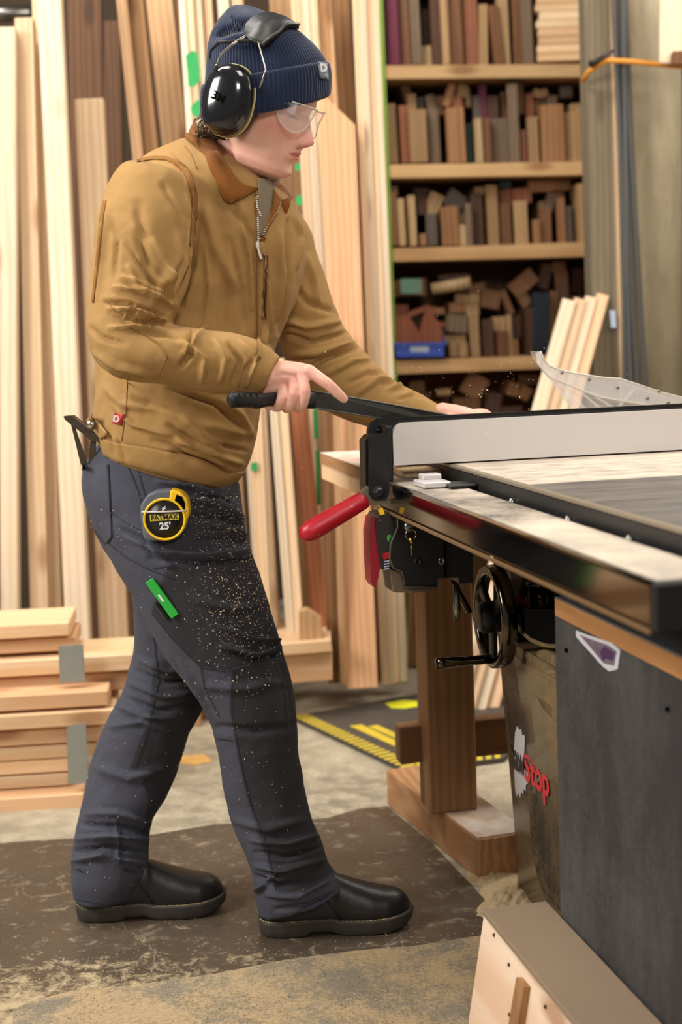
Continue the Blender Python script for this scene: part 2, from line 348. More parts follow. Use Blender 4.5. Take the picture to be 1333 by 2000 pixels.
B_ = [
 # name, top px, bottom px, width, Ytop, Ybot, th, mat, label
 ((12, 52), (18, 1215), 34, 4.35, 4.1, .04, 'pine_white', 'pale pine board at the far left edge, its top cut rough'),
 ((46, 34), (77, 1215), 36, 4.4, 4.15, .04, 'pine', 'pale pine board second from the left, its top below the grey pipe'),
 ((70, -40), (108, 1215), 18, 4.5, 4.22, .04, 'pine', 'narrow pale board between the second and the whitest board at left'),
 ((94, -40), (152, 1262), 46, 4.4, 4.1, .045, 'pine_white', 'whitish wide board leaning at left, its foot behind the strapped stack'),
 ((162, -60), (196, 1260), 66, 4.95, 4.8, .03, 'brown_d', 'wide brown board standing behind the shorter pale board at left'),  # dark plank colour also carries the deep shade on its left part
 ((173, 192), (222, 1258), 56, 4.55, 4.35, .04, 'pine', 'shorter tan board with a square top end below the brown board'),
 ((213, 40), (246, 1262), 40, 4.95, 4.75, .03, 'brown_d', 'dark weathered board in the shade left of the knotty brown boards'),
 ((231, -60), (330, 900), 20, 4.64, 4.39, .03, 'fir', 'tan board leaning left of the knotty brown board'),
 ((256, -60), (352, 900), 34, 4.69, 4.45, .03, 'brown_y', 'knotty brown board behind the raised shoulder'),
 ((304, -60), (410, 900), 50, 4.92, 4.76, .03, 'fir', 'wide tan board with dark knots left of the hat'),
 ((345, -60), (440, 900), 20, 5.2, 5.05, .03, 'brown_d', 'dark strip standing for the shaded gap left of the green painted boards'),  # dark strip filling an empty gap, its shade put into the colour
 ((352, -60), (430, 1200), 13.5, 4.7, 4.45, .05, 'pine_white', 'leftmost thin board of the bundle with green paint behind the earmuff'),
 ((367, -60), (447, 1200), 13.5, 4.7, 4.45, .05, 'pine', 'second thin board of the bundle with green paint behind the earmuff'),
 ((382, -60), (464, 1200), 14, 4.72, 4.45, .05, 'pine_white', 'third thin board of the bundle with green paint behind the earmuff'),
 ((401, -60), (482, 1200), 17, 4.75, 4.5, .05, 'pine', 'thin pale board just left of the knitted hat'),
 ((432, -60), (512, 1215), 22, 4.75, 4.5, .05, 'pine_white', 'pale board seen above the tip of the knitted hat'),
 ((460, -60), (535, 1215), 22, 4.75, 4.5, .05, 'pine', 'pale board seen above the headband of the ear defenders'),
 ((545, -60), (612, 1200), 44, 4.95, 4.8, .03, 'fir', 'tan board rising behind the top right of the hat'),
 ((574, -60), (655, 1330), 18, 4.75, 4.5, .05, 'pine', 'leftmost thin strip of the bundle right of the hat'),
 ((592, -60), (672, 1330), 16, 4.75, 4.5, .05, 'pine_white', 'second thin strip of the bundle right of the hat'),
 ((609, -60), (689, 1330), 16, 4.75, 4.5, .05, 'pine', 'third thin strip of the bundle right of the hat'),
 ((632, -60), (712, 1330), 26, 4.8, 4.52, .05, 'fir', 'wider tan strip of the bundle right of the hat'),
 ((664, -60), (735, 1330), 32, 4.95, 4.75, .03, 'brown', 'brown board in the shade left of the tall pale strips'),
 ((693, -60), (752, 1338), 13, 4.6, 4.42, .05, 'pine', 'leftmost of the four tall pale strips beside the shelves'),
 ((706, -60), (764, 1336), 12, 4.6, 4.42, .05, 'pine_white', 'second of the four tall pale strips beside the shelves'),
 ((718, -60), (776, 1334), 12, 4.62, 4.42, .05, 'pine', 'third of the four tall pale strips beside the shelves'),
 ((731, -60), (789, 1332), 13, 4.62, 4.42, .05, 'pine_white', 'rightmost of the four tall pale strips beside the shelves'),
 ((498, 760), (520, 1262), 24, 4.45, 4.4, .04, 'pine', 'pale board below the jacket front, nearest to the trousers'),
 ((528, 700), (570, 1262), 17, 4.4, 4.35, .05, 'pine_white', 'pale strip below the gripping hand, left of its twin'),
 ((547, 700), (588, 1262), 17, 4.4, 4.35, .05, 'pine', 'pale strip below the gripping hand, right of its twin'),
 ((574, 700), (632, 1265), 34, 4.55, 4.4, .03, 'cedar', 'reddish cedar board above the red fence handle'),
 ((607, 700), (640, 1262), 18, 4.7, 4.6, .03, 'pine', 'narrow board with green paint streaks behind the red fence handle'),
 ((640, 640), (660, 1335), 38, 4.42, 4.34, .03, 'brown', 'brown board standing left of the pink fir plank'),
 ((652, 640), (671, 1338), 12, 4.36, 4.29, .03, 'fir', 'thin fir edge left of the pink fir plank'),
]
for (t_, b0, w_, Yt, Yb, th, mt, lb) in B_:
    board(N, t_, b0, w_, 0, Yt, Yb, th, M[mt], lb)
# pink fir plank with a slanted top
def slant_board(quad, Y1, Y2, th, mat, label):
    pts = [P(*quad[0], Y2), P(*quad[1], Y2), P(*quad[2], Y1), P(*quad[3], Y1)]
    z = ((pts[0]+pts[1])/2-(pts[2]+pts[3])/2).normalized()
    m4 = frame((pts[2]+pts[3])/2, (1, 0, 0), z)
    mb = MB(); mb.prism(pts, m4.to_3x3() @ Vector((0, th, 0))); o = mb.build(N, mat, None, m4); return tag(o, label, 'board')
slant_board([(622, 175), (694, 244), (738, 1342), (678, 1345)], 4.3, 4.52, .04, M['fir_pink'], 'wide pink fir plank with a slanted top, its foot on the floor')
board(N, (768, 1000), (782, 1330), 34, 0, 4.6, 4.55, .03, M['brown'], 'short brown board standing behind the switch box', yaw=.6)
board(N, (776, 1000), (790, 1312), 12, 0, 4.75, 4.7, .03, M['pine'], 'pale strip behind the switch box beside the trestle leg')
board(N, (815, 1000), (818, 1300), 40, 0, 4.95, 4.9, .03, M['brown'], 'brown board in the shade behind the trestle leg')
# green paint marks lying on the bundle faces
def mark(pxs, Y, label, cat='paint mark', mat='green_paint'):
    pts = [P(x, y, Y) for x, y in pxs]
    c = sum(pts, Vector())/len(pts)
    mb = MB(); mb.prism(pts, (0, .0015, 0)); o = mb.build('paint_mark', M[mat], None, Matrix.Translation(c)); return tag(o, label, cat)
mark([(362, 108), (376, 98), (387, 104), (390, 135), (391, 158), (378, 170), (368, 168), (366, 140)], 4.612, 'green paint patch on the pale bundle, upper one left of the hat')
mark([(372, 210), (384, 196), (395, 192), (399, 225), (388, 232), (374, 222)], 4.605, 'green paint patch on the pale bundle, just above the jacket collar')
mark([(576, 322), (586, 318), (588, 330), (578, 334)], 4.5, 'small green paint dab right of the chin')
mark([(578, 384), (590, 380), (592, 398), (580, 402)], 4.5, 'small green paint dab right of the jacket collar')
mark([(490, 905), (503, 902), (504, 918), (491, 921)], 4.425, 'small green paint dab beside the jacket hem')
mark([(611, 800), (620, 800), (623, 855), (614, 858)], 4.50, 'narrow green paint streak above the red handle')
mark([(616, 880), (624, 880), (627, 985), (619, 988)], 4.50, 'long green paint streak left of the wooden rail block')
# rack timbers low in the lumber
bm4 = Matrix.Translation(G(605, 1335, 0))
b = MB(); b.prism([P(520, 1282, 4.25), P(650, 1272, 4.25), P(650, 1328, 4.25), P(520, 1338, 4.25)], (0, .3, 0)); tag(b.build('rack_beam', M['fir_x'], None, bm4), 'orange toned wooden beam lying on the floor under the leaning strips', 'beam')
b = MB(); b.prism([P(520, 1262, 4.2), P(646, 1252, 4.2), P(648, 1272, 4.2), P(520, 1282, 4.2)], (0, .36, 0)); tag(b.build('rack_shelf', M['pine_x'], None, Matrix.Translation(P(600, 1280, 4.2))), 'flat board on the floor beam carrying the leaning strips', 'board')
b = MB(); b.prism([P(584, 1196, 4.24), P(600, 1192, 4.24), P(627, 1210, 4.24), P(632, 1256, 4.24), P(586, 1260, 4.24)], (0, .06, 0)); tag(b.build('wood_block', M['fir'], None, Matrix.Translation(P(605, 1258, 4.24))), 'small reddish block standing on the flat board right of the near thigh', 'block')
# grey pipe and green blur at the upper left
b = MB(); b.tube([P(-80, 28, 5.6), P(60, 26, 5.6)], .028); tag(b.build('rack_pipe', M['steel'], None, Matrix.Translation(P(0, 27, 5.6))), 'pale grey horizontal pipe above the boards at the upper left', 'pipe')
# ------------------------------------------------------------------ stack of planks on the floor at the left
def stackplank(y0, y1, xr, top, Yf, mat, label, xl=-140, dy=0.):
    # y0,y1 front face rows at x=xr; the rows rise slightly to the left of the frame
    h = (y1-y0)/FPX*Yf; sl = .09
    A = P(xr, y1, Yf); A = Vector((A.x, Yf, A.z)); L_ = (xr-xl)/FPX*Yf+.25
    m4 = frame(A, (-1, -.09, 0)); m4 = Matrix.Translation(A) @ Matrix.Rotation(math.radians(5.5)+dy, 4, 'Z')
    D = top
    mb = MB(); mb.box(m4, L_, D, h, .003, (-L_/2, D/2, h/2)); o = mb.build('stacked_plank', M[mat], None, m4); return tag(o, label, 'plank', 'planks stacked on the floor at the left')
stackplank(1548, 1578, 165, .20, 3.54, 'fir_x', 'lowest plank of the floor stack, below the strapped bundle')
stackplank(1508, 1534, 136, .20, 3.60, 'pine_x', 'plank at the bottom of the taped bundle')
stackplank(1478, 1506, 148, .20, 3.60, 'pine_x', 'second plank up in the taped bundle')
stackplank(1449, 1476, 190, .20, 3.60, 'pine_x', 'third plank up in the taped bundle')
stackplank(1416, 1447, 197, .20, 3.60, 'fir_x', 'fourth plank up in the taped bundle, under the long yellowish plank')
stackplank(1384, 1414, 226, .22, 3.56, 'pine_x', 'long yellowish plank projecting above the lower tape strap')
stackplank(1347, 1378, 213, .12, 3.57, 'fir_x', 'short pinkish plank lying on the long yellowish plank')
stackplank(1310, 1346, 258, .20, 3.68, 'fir_x', 'plank under the upper tape strap reaching behind the trousers')
stackplank(1276, 1309, 262, .22, 3.66, 'pine_x', 'long knotty plank with grey tape, upper layer of the long ones')
stackplank(1243, 1270, 148, .20, 3.68, 'fir_x', 'short plank second from the top of the floor stack')
stackplank(1214, 1242, 137, .22, 3.66, 'pine_x', 'topmost short plank of the floor stack')
for (x0, x1, y0, y1, Yf, lb) in ((114, 162, 1262, 1334, 3.6, 'grey tape band round the upper long planks of the stack'), (130, 168, 1416, 1532, 3.55, 'grey tape band round the lower bundle of the stack')):
    mb = MB()
    mb.prism([P(x0, y0, Yf), P(x1, y0-3, Yf), P(x1+5, y1-3, Yf), P(x0+3, y1, Yf)], (0, .004, 0))
    tag(mb.build('strapping_tape', M['tape'], None, Matrix.Translation(P(x0, y1, Yf))), lb, 'tape')
# ------------------------------------------------------------------ shelving with offcuts
YS = 5.55
shelf = empty('shelving_unit', G(960, 1300, 0), 'tall wooden shelving full of wood offcuts behind the saw', 'shelving')
def shelf_row(xl, xr, ytl, ytr, ybl, ybr, d=.42):
    mb = MB(); mb.prism([P(xl, ytl, YS), P(xr, ytr, YS), P(xr, ybr, YS), P(xl, ybl, YS)], (0, d, 0)); return mb.build('shelf', M['shelfw_x'], shelf)
rows = [(740, 1150, 128, 125, 154, 150), (745, 1158, 322, 315, 348, 341), (752, 1162, 486, 472, 511, 500), (760, 1170, 705, 690, 731, 716), (768, 1180, 905, 888, 930, 912)]
for r_ in rows: shelf_row(*r_)
mb = MB(); mb.prism([P(733, -80, YS-.01), P(745, -80, YS-.01), P(797, 1300, YS-.01), P(785, 1300, YS-.01)], (0, .45, 0)); o = mb.build('side_panel', plain('lime paint', srgb(120, 150, 50), .6), shelf); tag(o, 'lime green side panel')
mb = MB(); mb.prism([P(1152, -80, YS-.01), P(1164, -80, YS-.01), P(1200, 1300, YS-.01), P(1188, 1300, YS-.01)], (0, .45, 0)); mb.build('side_panel', M['brown_d'], shelf)
mb = MB(); mb.prism([P(733, -80, YS+.44), P(1164, -80, YS+.44), P(1200, 1300, YS+.44), P(790, 1300, YS+.44)], (0, .01, 0)); mb.build('back_panel', M['brown_d'], shelf)
mb = MB(); mb.prism([P(735, -40, YS), P(1152, -44, YS), P(1152, -70, YS), P(735, -66, YS)], (0, .42, 0)); mb.build('shelf', M['shelfw_x'], shelf)
S4 = .45236
ORD = ['first', 'second', 'third', 'fourth', 'fifth', 'sixth', 'seventh', 'eighth', 'ninth', 'tenth', 'eleventh', 'twelfth', 'thirteenth', 'fourteenth', 'fifteenth', 'sixteenth', 'seventeenth', 'eighteenth', 'nineteenth', 'twentieth', 'twenty-first', 'twenty-second', 'twenty-third', 'twenty-fourth', 'twenty-fifth', 'twenty-sixth', 'twenty-seventh', 'twenty-eighth', 'twenty-ninth', 'thirtieth', 'thirty-first', 'thirty-second', 'thirty-third', 'thirty-fourth']
def offcuts(items, ox, oy, shelfname, base):
    items = sorted(items, key=lambda i: (i[0]+i[2])/2)
    cnt = {}
    for it in items:
        x0, y0, x1, y1, c = it[:5]; ang = it[5] if len(it) > 5 else 0
        up = abs(y1-base) < 30
        k = ('standing' if up else 'lying', c); cnt.setdefault(k, []).append(it)
    for (pose, c), its in cnt.items():
        for i, it in enumerate(its):
            x0, y0, x1, y1 = it[:4]; ang = it[5] if len(it) > 5 else 0
            if len(its) == 1: which = 'the only %s wood offcut %s' % (c, pose)
            elif len(its) == 2: which = '%s %s wood offcut %s' % (['left', 'right'][i], c, pose)
            else: which = '%s from the left of the %s wood offcuts %s' % (ORD[i], c, pose)
            lb = which + (' upright on the ' if pose == 'standing' else ' on the ') + shelfname
            cx = ox+(x0+x1)/2*S4; cy = oy+(y0+y1)/2*S4; back = (.05 if pose == 'lying' else .0) + random.uniform(0, .05)
            Yc = YS+.02+back; w_ = (x1-x0)*S4/FPX*Yc*.97; h_ = (y1-y0)*S4/FPX*Yc
            if pose == 'standing':                       # stand on the shelf board, trimming the pixel slack
                cyb = oy+base*S4
                bot = P(cx, cyb, YS); h_ = (base-y0)*S4/FPX*YS; ctr = Vector((bot.x, 0, bot.z+h_/2+.001))
            else:
                q = P(cx, cy, YS); ctr = Vector((q.x, 0, q.z))
            d = random.uniform(.1, .2); ctr.y = Yc+d/2
            m4 = Matrix.Translation(ctr) @ Matrix.Rotation(math.radians(-1.5), 4, 'Y') @ Matrix.Rotation(math.radians(ang), 4, 'Y') @ Matrix.Rotation(random.uniform(-.12, .12), 4, 'Z')
            mb = MB(); mb.box(m4, w_, d, h_, .002); tag(mb.build('wood_offcut', OFF[c], None, m4), lb, 'offcut', 'wood offcuts on the shelves')
T, PA, O_, R_, DB, BR, GY, GB = 'tan', 'pale', 'orange', 'reddish', 'dark brown', 'brown', 'grey', 'grey-brown'
rowA = [(30, 0, 72, 275, DB), (72, -20, 126, 275, 'magenta'), (128, -20, 172, 275, BR), (172, -30, 214, 275, GB), (214, 190, 256, 275, PA), (216, 20, 258, 200, DB), (258, -20, 300, 275, DB), (302, -20, 336, 275, T), (338, -40, 402, 275, BR), (404, -40, 468, 275, R_), (470, 20, 508, 275, T, 2), (510, 30, 548, 275, BR, -4), (550, -20, 600, 275, T), (604, -40, 650, 275, BR), (652, -40, 698, 275, GB)]
offcuts(rowA, 730, 0, 'topmost visible shelf', 275)
for i in range(8):
    y1 = 270-i*36; a = P(730+707*S4, y1*S4, YS+.03); wv_ = 198*S4/FPX*YS; h_ = 34*S4/FPX*YS
    m4 = Matrix.Translation(Vector((a.x+wv_/2+random.uniform(-.008, .008), YS+.12, a.z+h_/2)))
    mb = MB(); mb.box(m4, wv_, .2, h_*.97, .003); tag(mb.build('flat_board', M['pine_x'], None, m4), 'short pale board lying flat, %s from the bottom of the topmost shelf pile' % ORD[i], 'board', 'pile of short boards on the topmost shelf')
rowB = [(45, 450, 108, 700, T), (110, 460, 150, 700, R_), (152, 480, 232, 700, T), (236, 470, 286, 700, GB), (325, 470, 404, 700, O_), (406, 530, 440, 700, 'dark green'), (446, 515, 480, 700, PA), (482, 515, 510, 700, BR), (512, 510, 598, 700, GB), (600, 370, 646, 700, GB), (650, 560, 678, 700, R_), (680, 505, 728, 700, T), (730, 460, 828, 700, O_), (830, 485, 915, 700, T),
        (122, 310, 160, 465, BR, -12), (162, 390, 200, 470, T), (202, 400, 232, 468, GY), (234, 395, 272, 466, GB, -10), (276, 395, 316, 476, BR), (322, 345, 358, 446, O_, 20), (352, 400, 396, 468, R_), (360, 345, 408, 398, T, 14), (412, 360, 436, 440, T), (440, 400, 474, 510, GY), (474, 345, 508, 510, 'magenta'), (512, 400, 562, 508, DB), (566, 380, 598, 508, BR), (626, 350, 668, 475, BR), (666, 390, 700, 500, R_), (700, 365, 732, 400, T, 20), (736, 365, 776, 402, O_, -15), (776, 395, 824, 480, GB), (832, 350, 888, 400, GY), (862, 430, 915, 486, PA), (704, 415, 742, 470, BR), (744, 410, 774, 458, GB)]
offcuts(rowB, 730, 0, 'second shelf', 700)
rowC = [(66, 835, 112, 1060, O_), (116, 860, 146, 1060, PA), (148, 845, 182, 1060, PA), (236, 925, 284, 1060, GY), (288, 895, 366, 1060, O_), (370, 970, 404, 1060, PA), (408, 880, 438, 1060, GB), (440, 835, 494, 1060, DB), (497, 800, 546, 1060, T), (560, 880, 606, 1060, BR), (622, 870, 682, 1060, T), (686, 950, 718, 1060, O_), (738, 900, 790, 1060, BR), (812, 850, 850, 1060, O_), (852, 890, 880, 1060, GY), (884, 800, 918, 1060, T), (204, 1010, 234, 1060, O_),
        (60, 795, 114, 833, T), (232, 825, 296, 922, T, 28), (312, 815, 400, 893, GY, 38), (184, 850, 230, 920, DB), (372, 905, 436, 965, T), (440, 795, 515, 828, T), (560, 770, 612, 800, 'dark green'), (560, 805, 616, 870, R_), (618, 805, 698, 868, R_), (674, 765, 864, 815, O_), (722, 862, 780, 1000, T, 6), (758, 822, 800, 905, GB, 18), (804, 820, 850, 860, BR), (180, 800, 250, 850, DB)]
offcuts(rowC, 730, 0, 'third shelf', 1060)
rowD = [(322, 420, 362, 486, T), (366, 420, 404, 484, T), (430, 300, 474, 483, T), (480, 320, 528, 480, DB), (532, 372, 584, 478, BR), (586, 405, 634, 474, O_), (592, 300, 612, 470, T), (656, 270, 708, 466, DB), (770, 200, 810, 462, BR, 6), (812, 170, 870, 462, DB), (690, 205, 766, 464, 'blue-black', 4), (872, 220, 920, 460, DB),
        (95, 140, 244, 215, BR), (316, 384, 412, 420, T), (312, 296, 412, 374, GB, 8), (418, 246, 478, 298, T), (366, 206, 474, 243, T, 4), (326, 246, 420, 288, O_, 6), (266, 266, 318, 296, O_), (530, 306, 604, 368, T), (602, 120, 728, 190, BR, -38), (478, 190, 566, 268, BR, 12), (800, 108, 858, 172, BR), (570, 190, 600, 300, BR, -20), (640, 200, 690, 262, BR, -30), (420, 160, 500, 205, BR, -8), (280, 120, 420, 146, DB), (730, 70, 780, 180, DB, 15), (780, 60, 840, 110, BR), (870, 90, 925, 200, DB, 10), (610, 300, 650, 400, DB)]
offcuts(rowD, 730, 480, 'fourth shelf', 482)
rowE = [(400, 560, 498, 660, O_, 35), (170, 590, 240, 650, BR), (282, 622, 344, 650, T), (580, 590, 636, 650, O_, 20), (640, 610, 690, 668, O_, 30), (650, 560, 740, 606, BR), (100, 640, 260, 700, DB), (350, 660, 470, 720, BR), (500, 640, 570, 740, DB, 12), (700, 620, 760, 740, DB), (240, 680, 330, 740, BR, 10), (560, 700, 660, 760, DB), (120, 720, 220, 790, BR), (400, 740, 520, 800, DB), (770, 600, 840, 700, DB, 20), (850, 620, 920, 760, BR)]
offcuts(rowE, 730, 480, 'fifth shelf', 940)
# pale cylinder, green label, blue bin with cut pieces
c0 = P(730+255*S4, 480+188*S4, YS+.06); c1 = P(730+420*S4, 480+158*S4, YS+.03)
mb = MB(); mb.tube([c0, c1], .022, 16); tag(mb.build('wooden_cylinder', OFF['pale'], None, Matrix.Translation(c0)), 'pale round wooden billet lying on the fourth shelf beside the green labelled block', 'offcut')
mb = MB(); mb.prism([P(730+x*S4, 480+y*S4, YS+.012) for x, y in ((118, 142), (208, 142), (208, 206), (118, 206))], (0, .003, 0)); tag(mb.build('paper_label', plain('teal paper', srgb(92, 128, 104), .6), None, Matrix.Translation(P(730+160*S4, 480+206*S4, YS))), 'faded green label on the brown block on the fourth shelf', 'label')
bin_ = empty('storage_bin', P(730+200*S4, 480+490*S4, YS+.05), 'blue plastic storage bin holding brown cut pieces on the fourth shelf', 'bin')
mb = MB(); A = P(730+92*S4, 480+487*S4, YS-.02); B2 = P(730+312*S4, 480+484*S4, YS-.02); hh = 66*S4/FPX*YS
for (o_, s_) in (((0, 0, 0), 'f'),):
    d = .2; mb.prism([A, B2, B2+Vector((0, 0, hh)), A+Vector((0, 0, hh))], (0, .006, 0)); mb.prism([A+Vector((0, d, 0)), B2+Vector((0, d, 0)), B2+Vector((0, d, hh)), A+Vector((0, d, hh))], (0, .006, 0))
    mb.prism([A, A+Vector((0, d, 0)), A+Vector((0, d, hh)), A+Vector((0, 0, hh))], (.006, 0, 0)); mb.prism([B2, B2+Vector((0, d, 0)), B2+Vector((0, d, hh*1.9)), B2+Vector((0, .12, hh*1.9)), B2+Vector((0, 0, hh))], (-.006, 0, 0)); mb.prism([A, B2, B2+Vector((0, d, 0)), A+Vector((0, d, 0))], (0, 0, .005))
mb.build('body', M['blue_bin'], bin_)
mb = MB(); mb.prism([A+Vector((-.004, -.008, hh-.012)), B2+Vector((.004, -.008, hh-.012)), B2+Vector((.004, -.008, hh)), A+Vector((-.004, -.008, hh))], (0, .012, 0)); mb.build('rim', M['blue_bin'], bin_)
mb = MB(); mb.prism([P(730+x*S4, 480+y*S4, YS-.0225) for x, y in ((160, 425), (240, 427), (238, 460), (158, 458))], (0, .002, 0)); mb.build('label', M['label'], bin_)
rb = wood('reddish brown panel', srgb(142, 82, 56), srgb(112, 62, 42), knots=False)
for k, (pts, dy, lb) in enumerate([
    ([(90, 300), (150, 300), (190, 360), (190, 425), (90, 425)], .015, 'red-brown cut piece with a notch at the left inside the blue bin'),
    ([(180, 420), (230, 262), (268, 264), (262, 300), (300, 372), (298, 420)], .01, 'tall red-brown cut piece pointing up inside the blue bin'),
    ([(140, 290), (240, 252), (240, 275), (150, 312)], .03, 'red-brown strip lying across the pieces in the blue bin'),
    ([(240, 320), (310, 330), (310, 352), (240, 345)], .04, 'small red-brown strip at the right inside the blue bin'),
    ([(88, 255), (150, 255), (150, 298), (88, 298)], .06, 'square red-brown piece at the back left of the blue bin')]):
    pp = [P(730+x*S4, 480+y*S4, YS+dy) for x, y in pts]; mb = MB(); mb.prism(pp, (0, .018, 0)); tag(mb.build('cut_panel', rb, None, Matrix.Translation(pp[0])), lb, 'offcut', 'red-brown pieces in the blue bin')
# ------------------------------------------------------------------ trim boards leaning right of the shelves
for i, (xt, yt, xb, w_, mt) in enumerate([(1113, 585, 888, 29, 'pine_white'), (1135, 583, 911, 26, 'fir_pale'), (1156, 579, 933, 25, 'pine_white'), (1179, 574, 958, 26, 'fir_pale')]):
    board('trim_board', (xt, yt), (xb, 1396), w_, 0, 4.9+i*.015, 4.25+i*.015, .02, M[mt], '%s of the four pale boards leaning at a slant beside the grey post' % ['leftmost', 'second from left', 'second from right', 'rightmost'][i], 'board', yaw=0.)
# post, cables, column
pm = P(1175, 1300, 4.95)
mb = MB(); mb.prism([P(1140, -80, 4.95), P(1191, -80, 4.95), P(1224, 1200, 4.95), P(1172, 1200, 4.95)], (0, .12, 0)); tag(mb.build('timber_post', M['greyw'], None, Matrix.Translation(G(1195, 1300, 0))), 'weathered grey timber post right of the shelves with an orange strap round it', 'post')
mb = MB(); mb.prism([P(1191, -80, 4.94), P(1198, -80, 4.94), P(1231, 1200, 4.94), P(1224, 1200, 4.94)], (0, .12, 0)); tag(mb.build('edge_strip', M['pine'], None, Matrix.Translation(G(1235, 1300, 0))), 'thin pale strip along the right edge of the grey post', 'strip')
for i, (x, lb) in enumerate(((1203, 'leftmost'), (1208, 'second'), (1213, 'middle'), (1218, 'fourth'), (1224, 'rightmost'))):
    mb = MB(); pts = [P(x + (y*.034) + (i*2-4)*(1+y/700) + 6*math.sin(y/260.+i), y, 4.92) for y in range(-80, 1240, 60)]
    mb.tube(pts, .0085 if i != 2 else .011, 8); tag(mb.build('hanging_cable', M['cable'] if i != 1 else M['black'], None, Matrix.Translation(pts[-1])), '%s of the dark cables hanging down between the post and the concrete column' % lb, 'cable', 'cables beside the post')
def column_mat():
    t = NT('stained concrete'); v = t.coord((1, 1, .25), rnd=False)
    n = t.noise(v, 6, 6, .65); n2 = t.noise(v, 40, 4)
    base = t.mix(t.ramp(n, [(.3, (0, 0, 0)), (.7, (1, 1, 1))]), srgb(140, 128, 104), srgb(188, 174, 146))
    t.l(t.mix(t.ramp(n2, [(.6, (0, 0, 0)), (.75, (.4,)*3)]), base, srgb(90, 82, 64)), t.b.inputs['Base Color']); t.b.inputs['Roughness'].default_value = .8; t.bump(n2, .3, .004); return t.m
mb = MB(); c = P(1272, 1000, 5.15); cc = Vector((c.x-.015, 5.12, 0))
mb.lathe(Matrix.Translation(cc), [(.125, 0), (.125, 3.6)], 28); tag(mb.build('concrete_column', column_mat(), None, Matrix.Translation(cc)), 'round stained concrete column behind the dark cables', 'column')
mb = MB(); q = P(1320, 1000, 5.3); mb.box(Matrix.Translation((q.x+.22, 5.45, 1.0)), .5, .06, 2.0, .003); tag(mb.build('steel_panel', plain('grey steel panel', srgb(96, 90, 74), .55, .4, var=.2), None, Matrix.Translation((q.x+.22, 5.45, 0))), 'tall dull metal panel right of the concrete column', 'panel')
mb = MB(); mb.prism([P(1290, -60, 4.8), P(1420, -60, 4.8), P(1420, 130, 4.8), P(1290, 122, 4.8)], (0, .02, 0)); tag(mb.build('plywood_sheet', M['pine_white'], None, Matrix.Translation(P(1350, 125, 4.8))), 'pale plywood sheet in the upper right corner resting on the orange strap', 'sheet')
mb = MB(); mb.prism([P(1316, 100, 4.76), P(1420, 96, 4.76), P(1420, 130, 4.76), P(1314, 124, 4.76)], (0, .035, 0)); tag(mb.build('wood_block', OFF['brown'], None, Matrix.Translation(P(1350, 126, 4.76))), 'small brown block before the plywood sheet in the upper right corner', 'block')
mb = MB(); pts = [P(1139, 158, 4.93), P(1150, 140, 4.9), P(1168, 128, 4.88), P(1186, 118, 4.87), P(1230, 120, 4.86), P(1290, 126, 4.85), P(1345, 131, 4.85), P(1420, 136, 4.85)]
mb.tube(pts, .0085, 8); tag(mb.build('orange_strap', M['orange_cord'], None, Matrix.Translation(pts[1])), 'orange strap stretched from the grey post to the right edge', 'strap')
mb = MB(); mb.tube([P(1152, 127, 4.87), P(1168, 118, 4.86), P(1200, 98, 4.86)], [.011, .008, .004], 8); tag(mb.build('strap_hook', M['blackm'], None, Matrix.Translation(P(1152, 127, 4.87))), 'small dark metal hook on the orange strap at the grey post', 'hook')
mb = MB(); mb.prism([P(1160, 620, 5.35), P(1200, 620, 5.35), P(1225, 1270, 5.35), P(1160, 1270, 5.35)], (0, .02, 0)); tag(mb.build('olive_panel', plain('olive paint', srgb(84, 84, 34), .7, var=.2), None, Matrix.Translation(P(1180, 900, 5.35))), 'olive green panel in the gap behind the slanted pale boards', 'panel')
mb = MB(); mb.prism([P(1192, 606, 4.93), P(1203, 606, 4.93), P(1205, 640, 4.93), P(1194, 640, 4.93)], (0, .006, 0)); tag(mb.build('paper_tag', M['label'], None, Matrix.Translation(P(1198, 640, 4.93))), 'small pale tag stapled to the grey post beside the slanted boards', 'tag')
# ------------------------------------------------------------------ ribbed safety mat with yellow edges
a, b2 = G(574, 1408), G(792, 1512); c2 = G(985, 1490); 
u_ = (b2-a).normalized(); n_ = Vector((-u_.y, u_.x, 0))
mt = empty('safety_mat', G(600, 1420, 0), 'dark anti fatigue mat with striped yellow edges on the floor behind the trestle', 'mat')
far1 = G(690, 1372); far2 = G(985, 1350)
cornr = [a, b2+u_*.02, c2, far2+Vector((.3, .3, 0)), a+(G(770, 1372)-a)]
mb = MB(); mb.prism(cornr, (0, 0, .014)); mb.build('mat_body', plain('dark rubber', srgb(74, 66, 56), .8, var=.3, vscale=8, bump=.4), mt)
Lm = (b2-a).length
for k in range(23):
    s0 = a + u_*(Lm*(k+.1)/23) + Vector((0, 0, .0141)); w0 = u_*(Lm/23*.55)
    mb = MB(); mb.prism([s0-n_*.002, s0+w0-n_*.002, s0+w0+n_*.045, s0+n_*.045], (0, 0, .001)); mb.build('yellow_stripe', M['hazard'], mt)
u2 = (c2-b2).normalized(); n2_ = Vector((-u2.y, u2.x, 0)); L2 = (c2-b2).length
for k in range(1, 11):
    s0 = b2+u2*(L2*k/11)+Vector((0, 0, .0141)); mb = MB(); mb.prism([s0, s0+u2*L2/11*.6, s0+u2*L2/11*.6+n2_*.06+u2*.02, s0+n2_*.06+u2*.02], (0, 0, .001)); mb.build('yellow_stripe', M['hazard'], mt)
for pts in ([(683, 1418), (706, 1415), (772, 1446), (772, 1458)], [(720, 1419), (738, 1416), (772, 1432), (772, 1442)]):
    mb = MB(); mb.prism([G(x, y, .0145) for x, y in pts], (0, 0, .001)); mb.build('yellow_arrow', M['hazard'], mt)
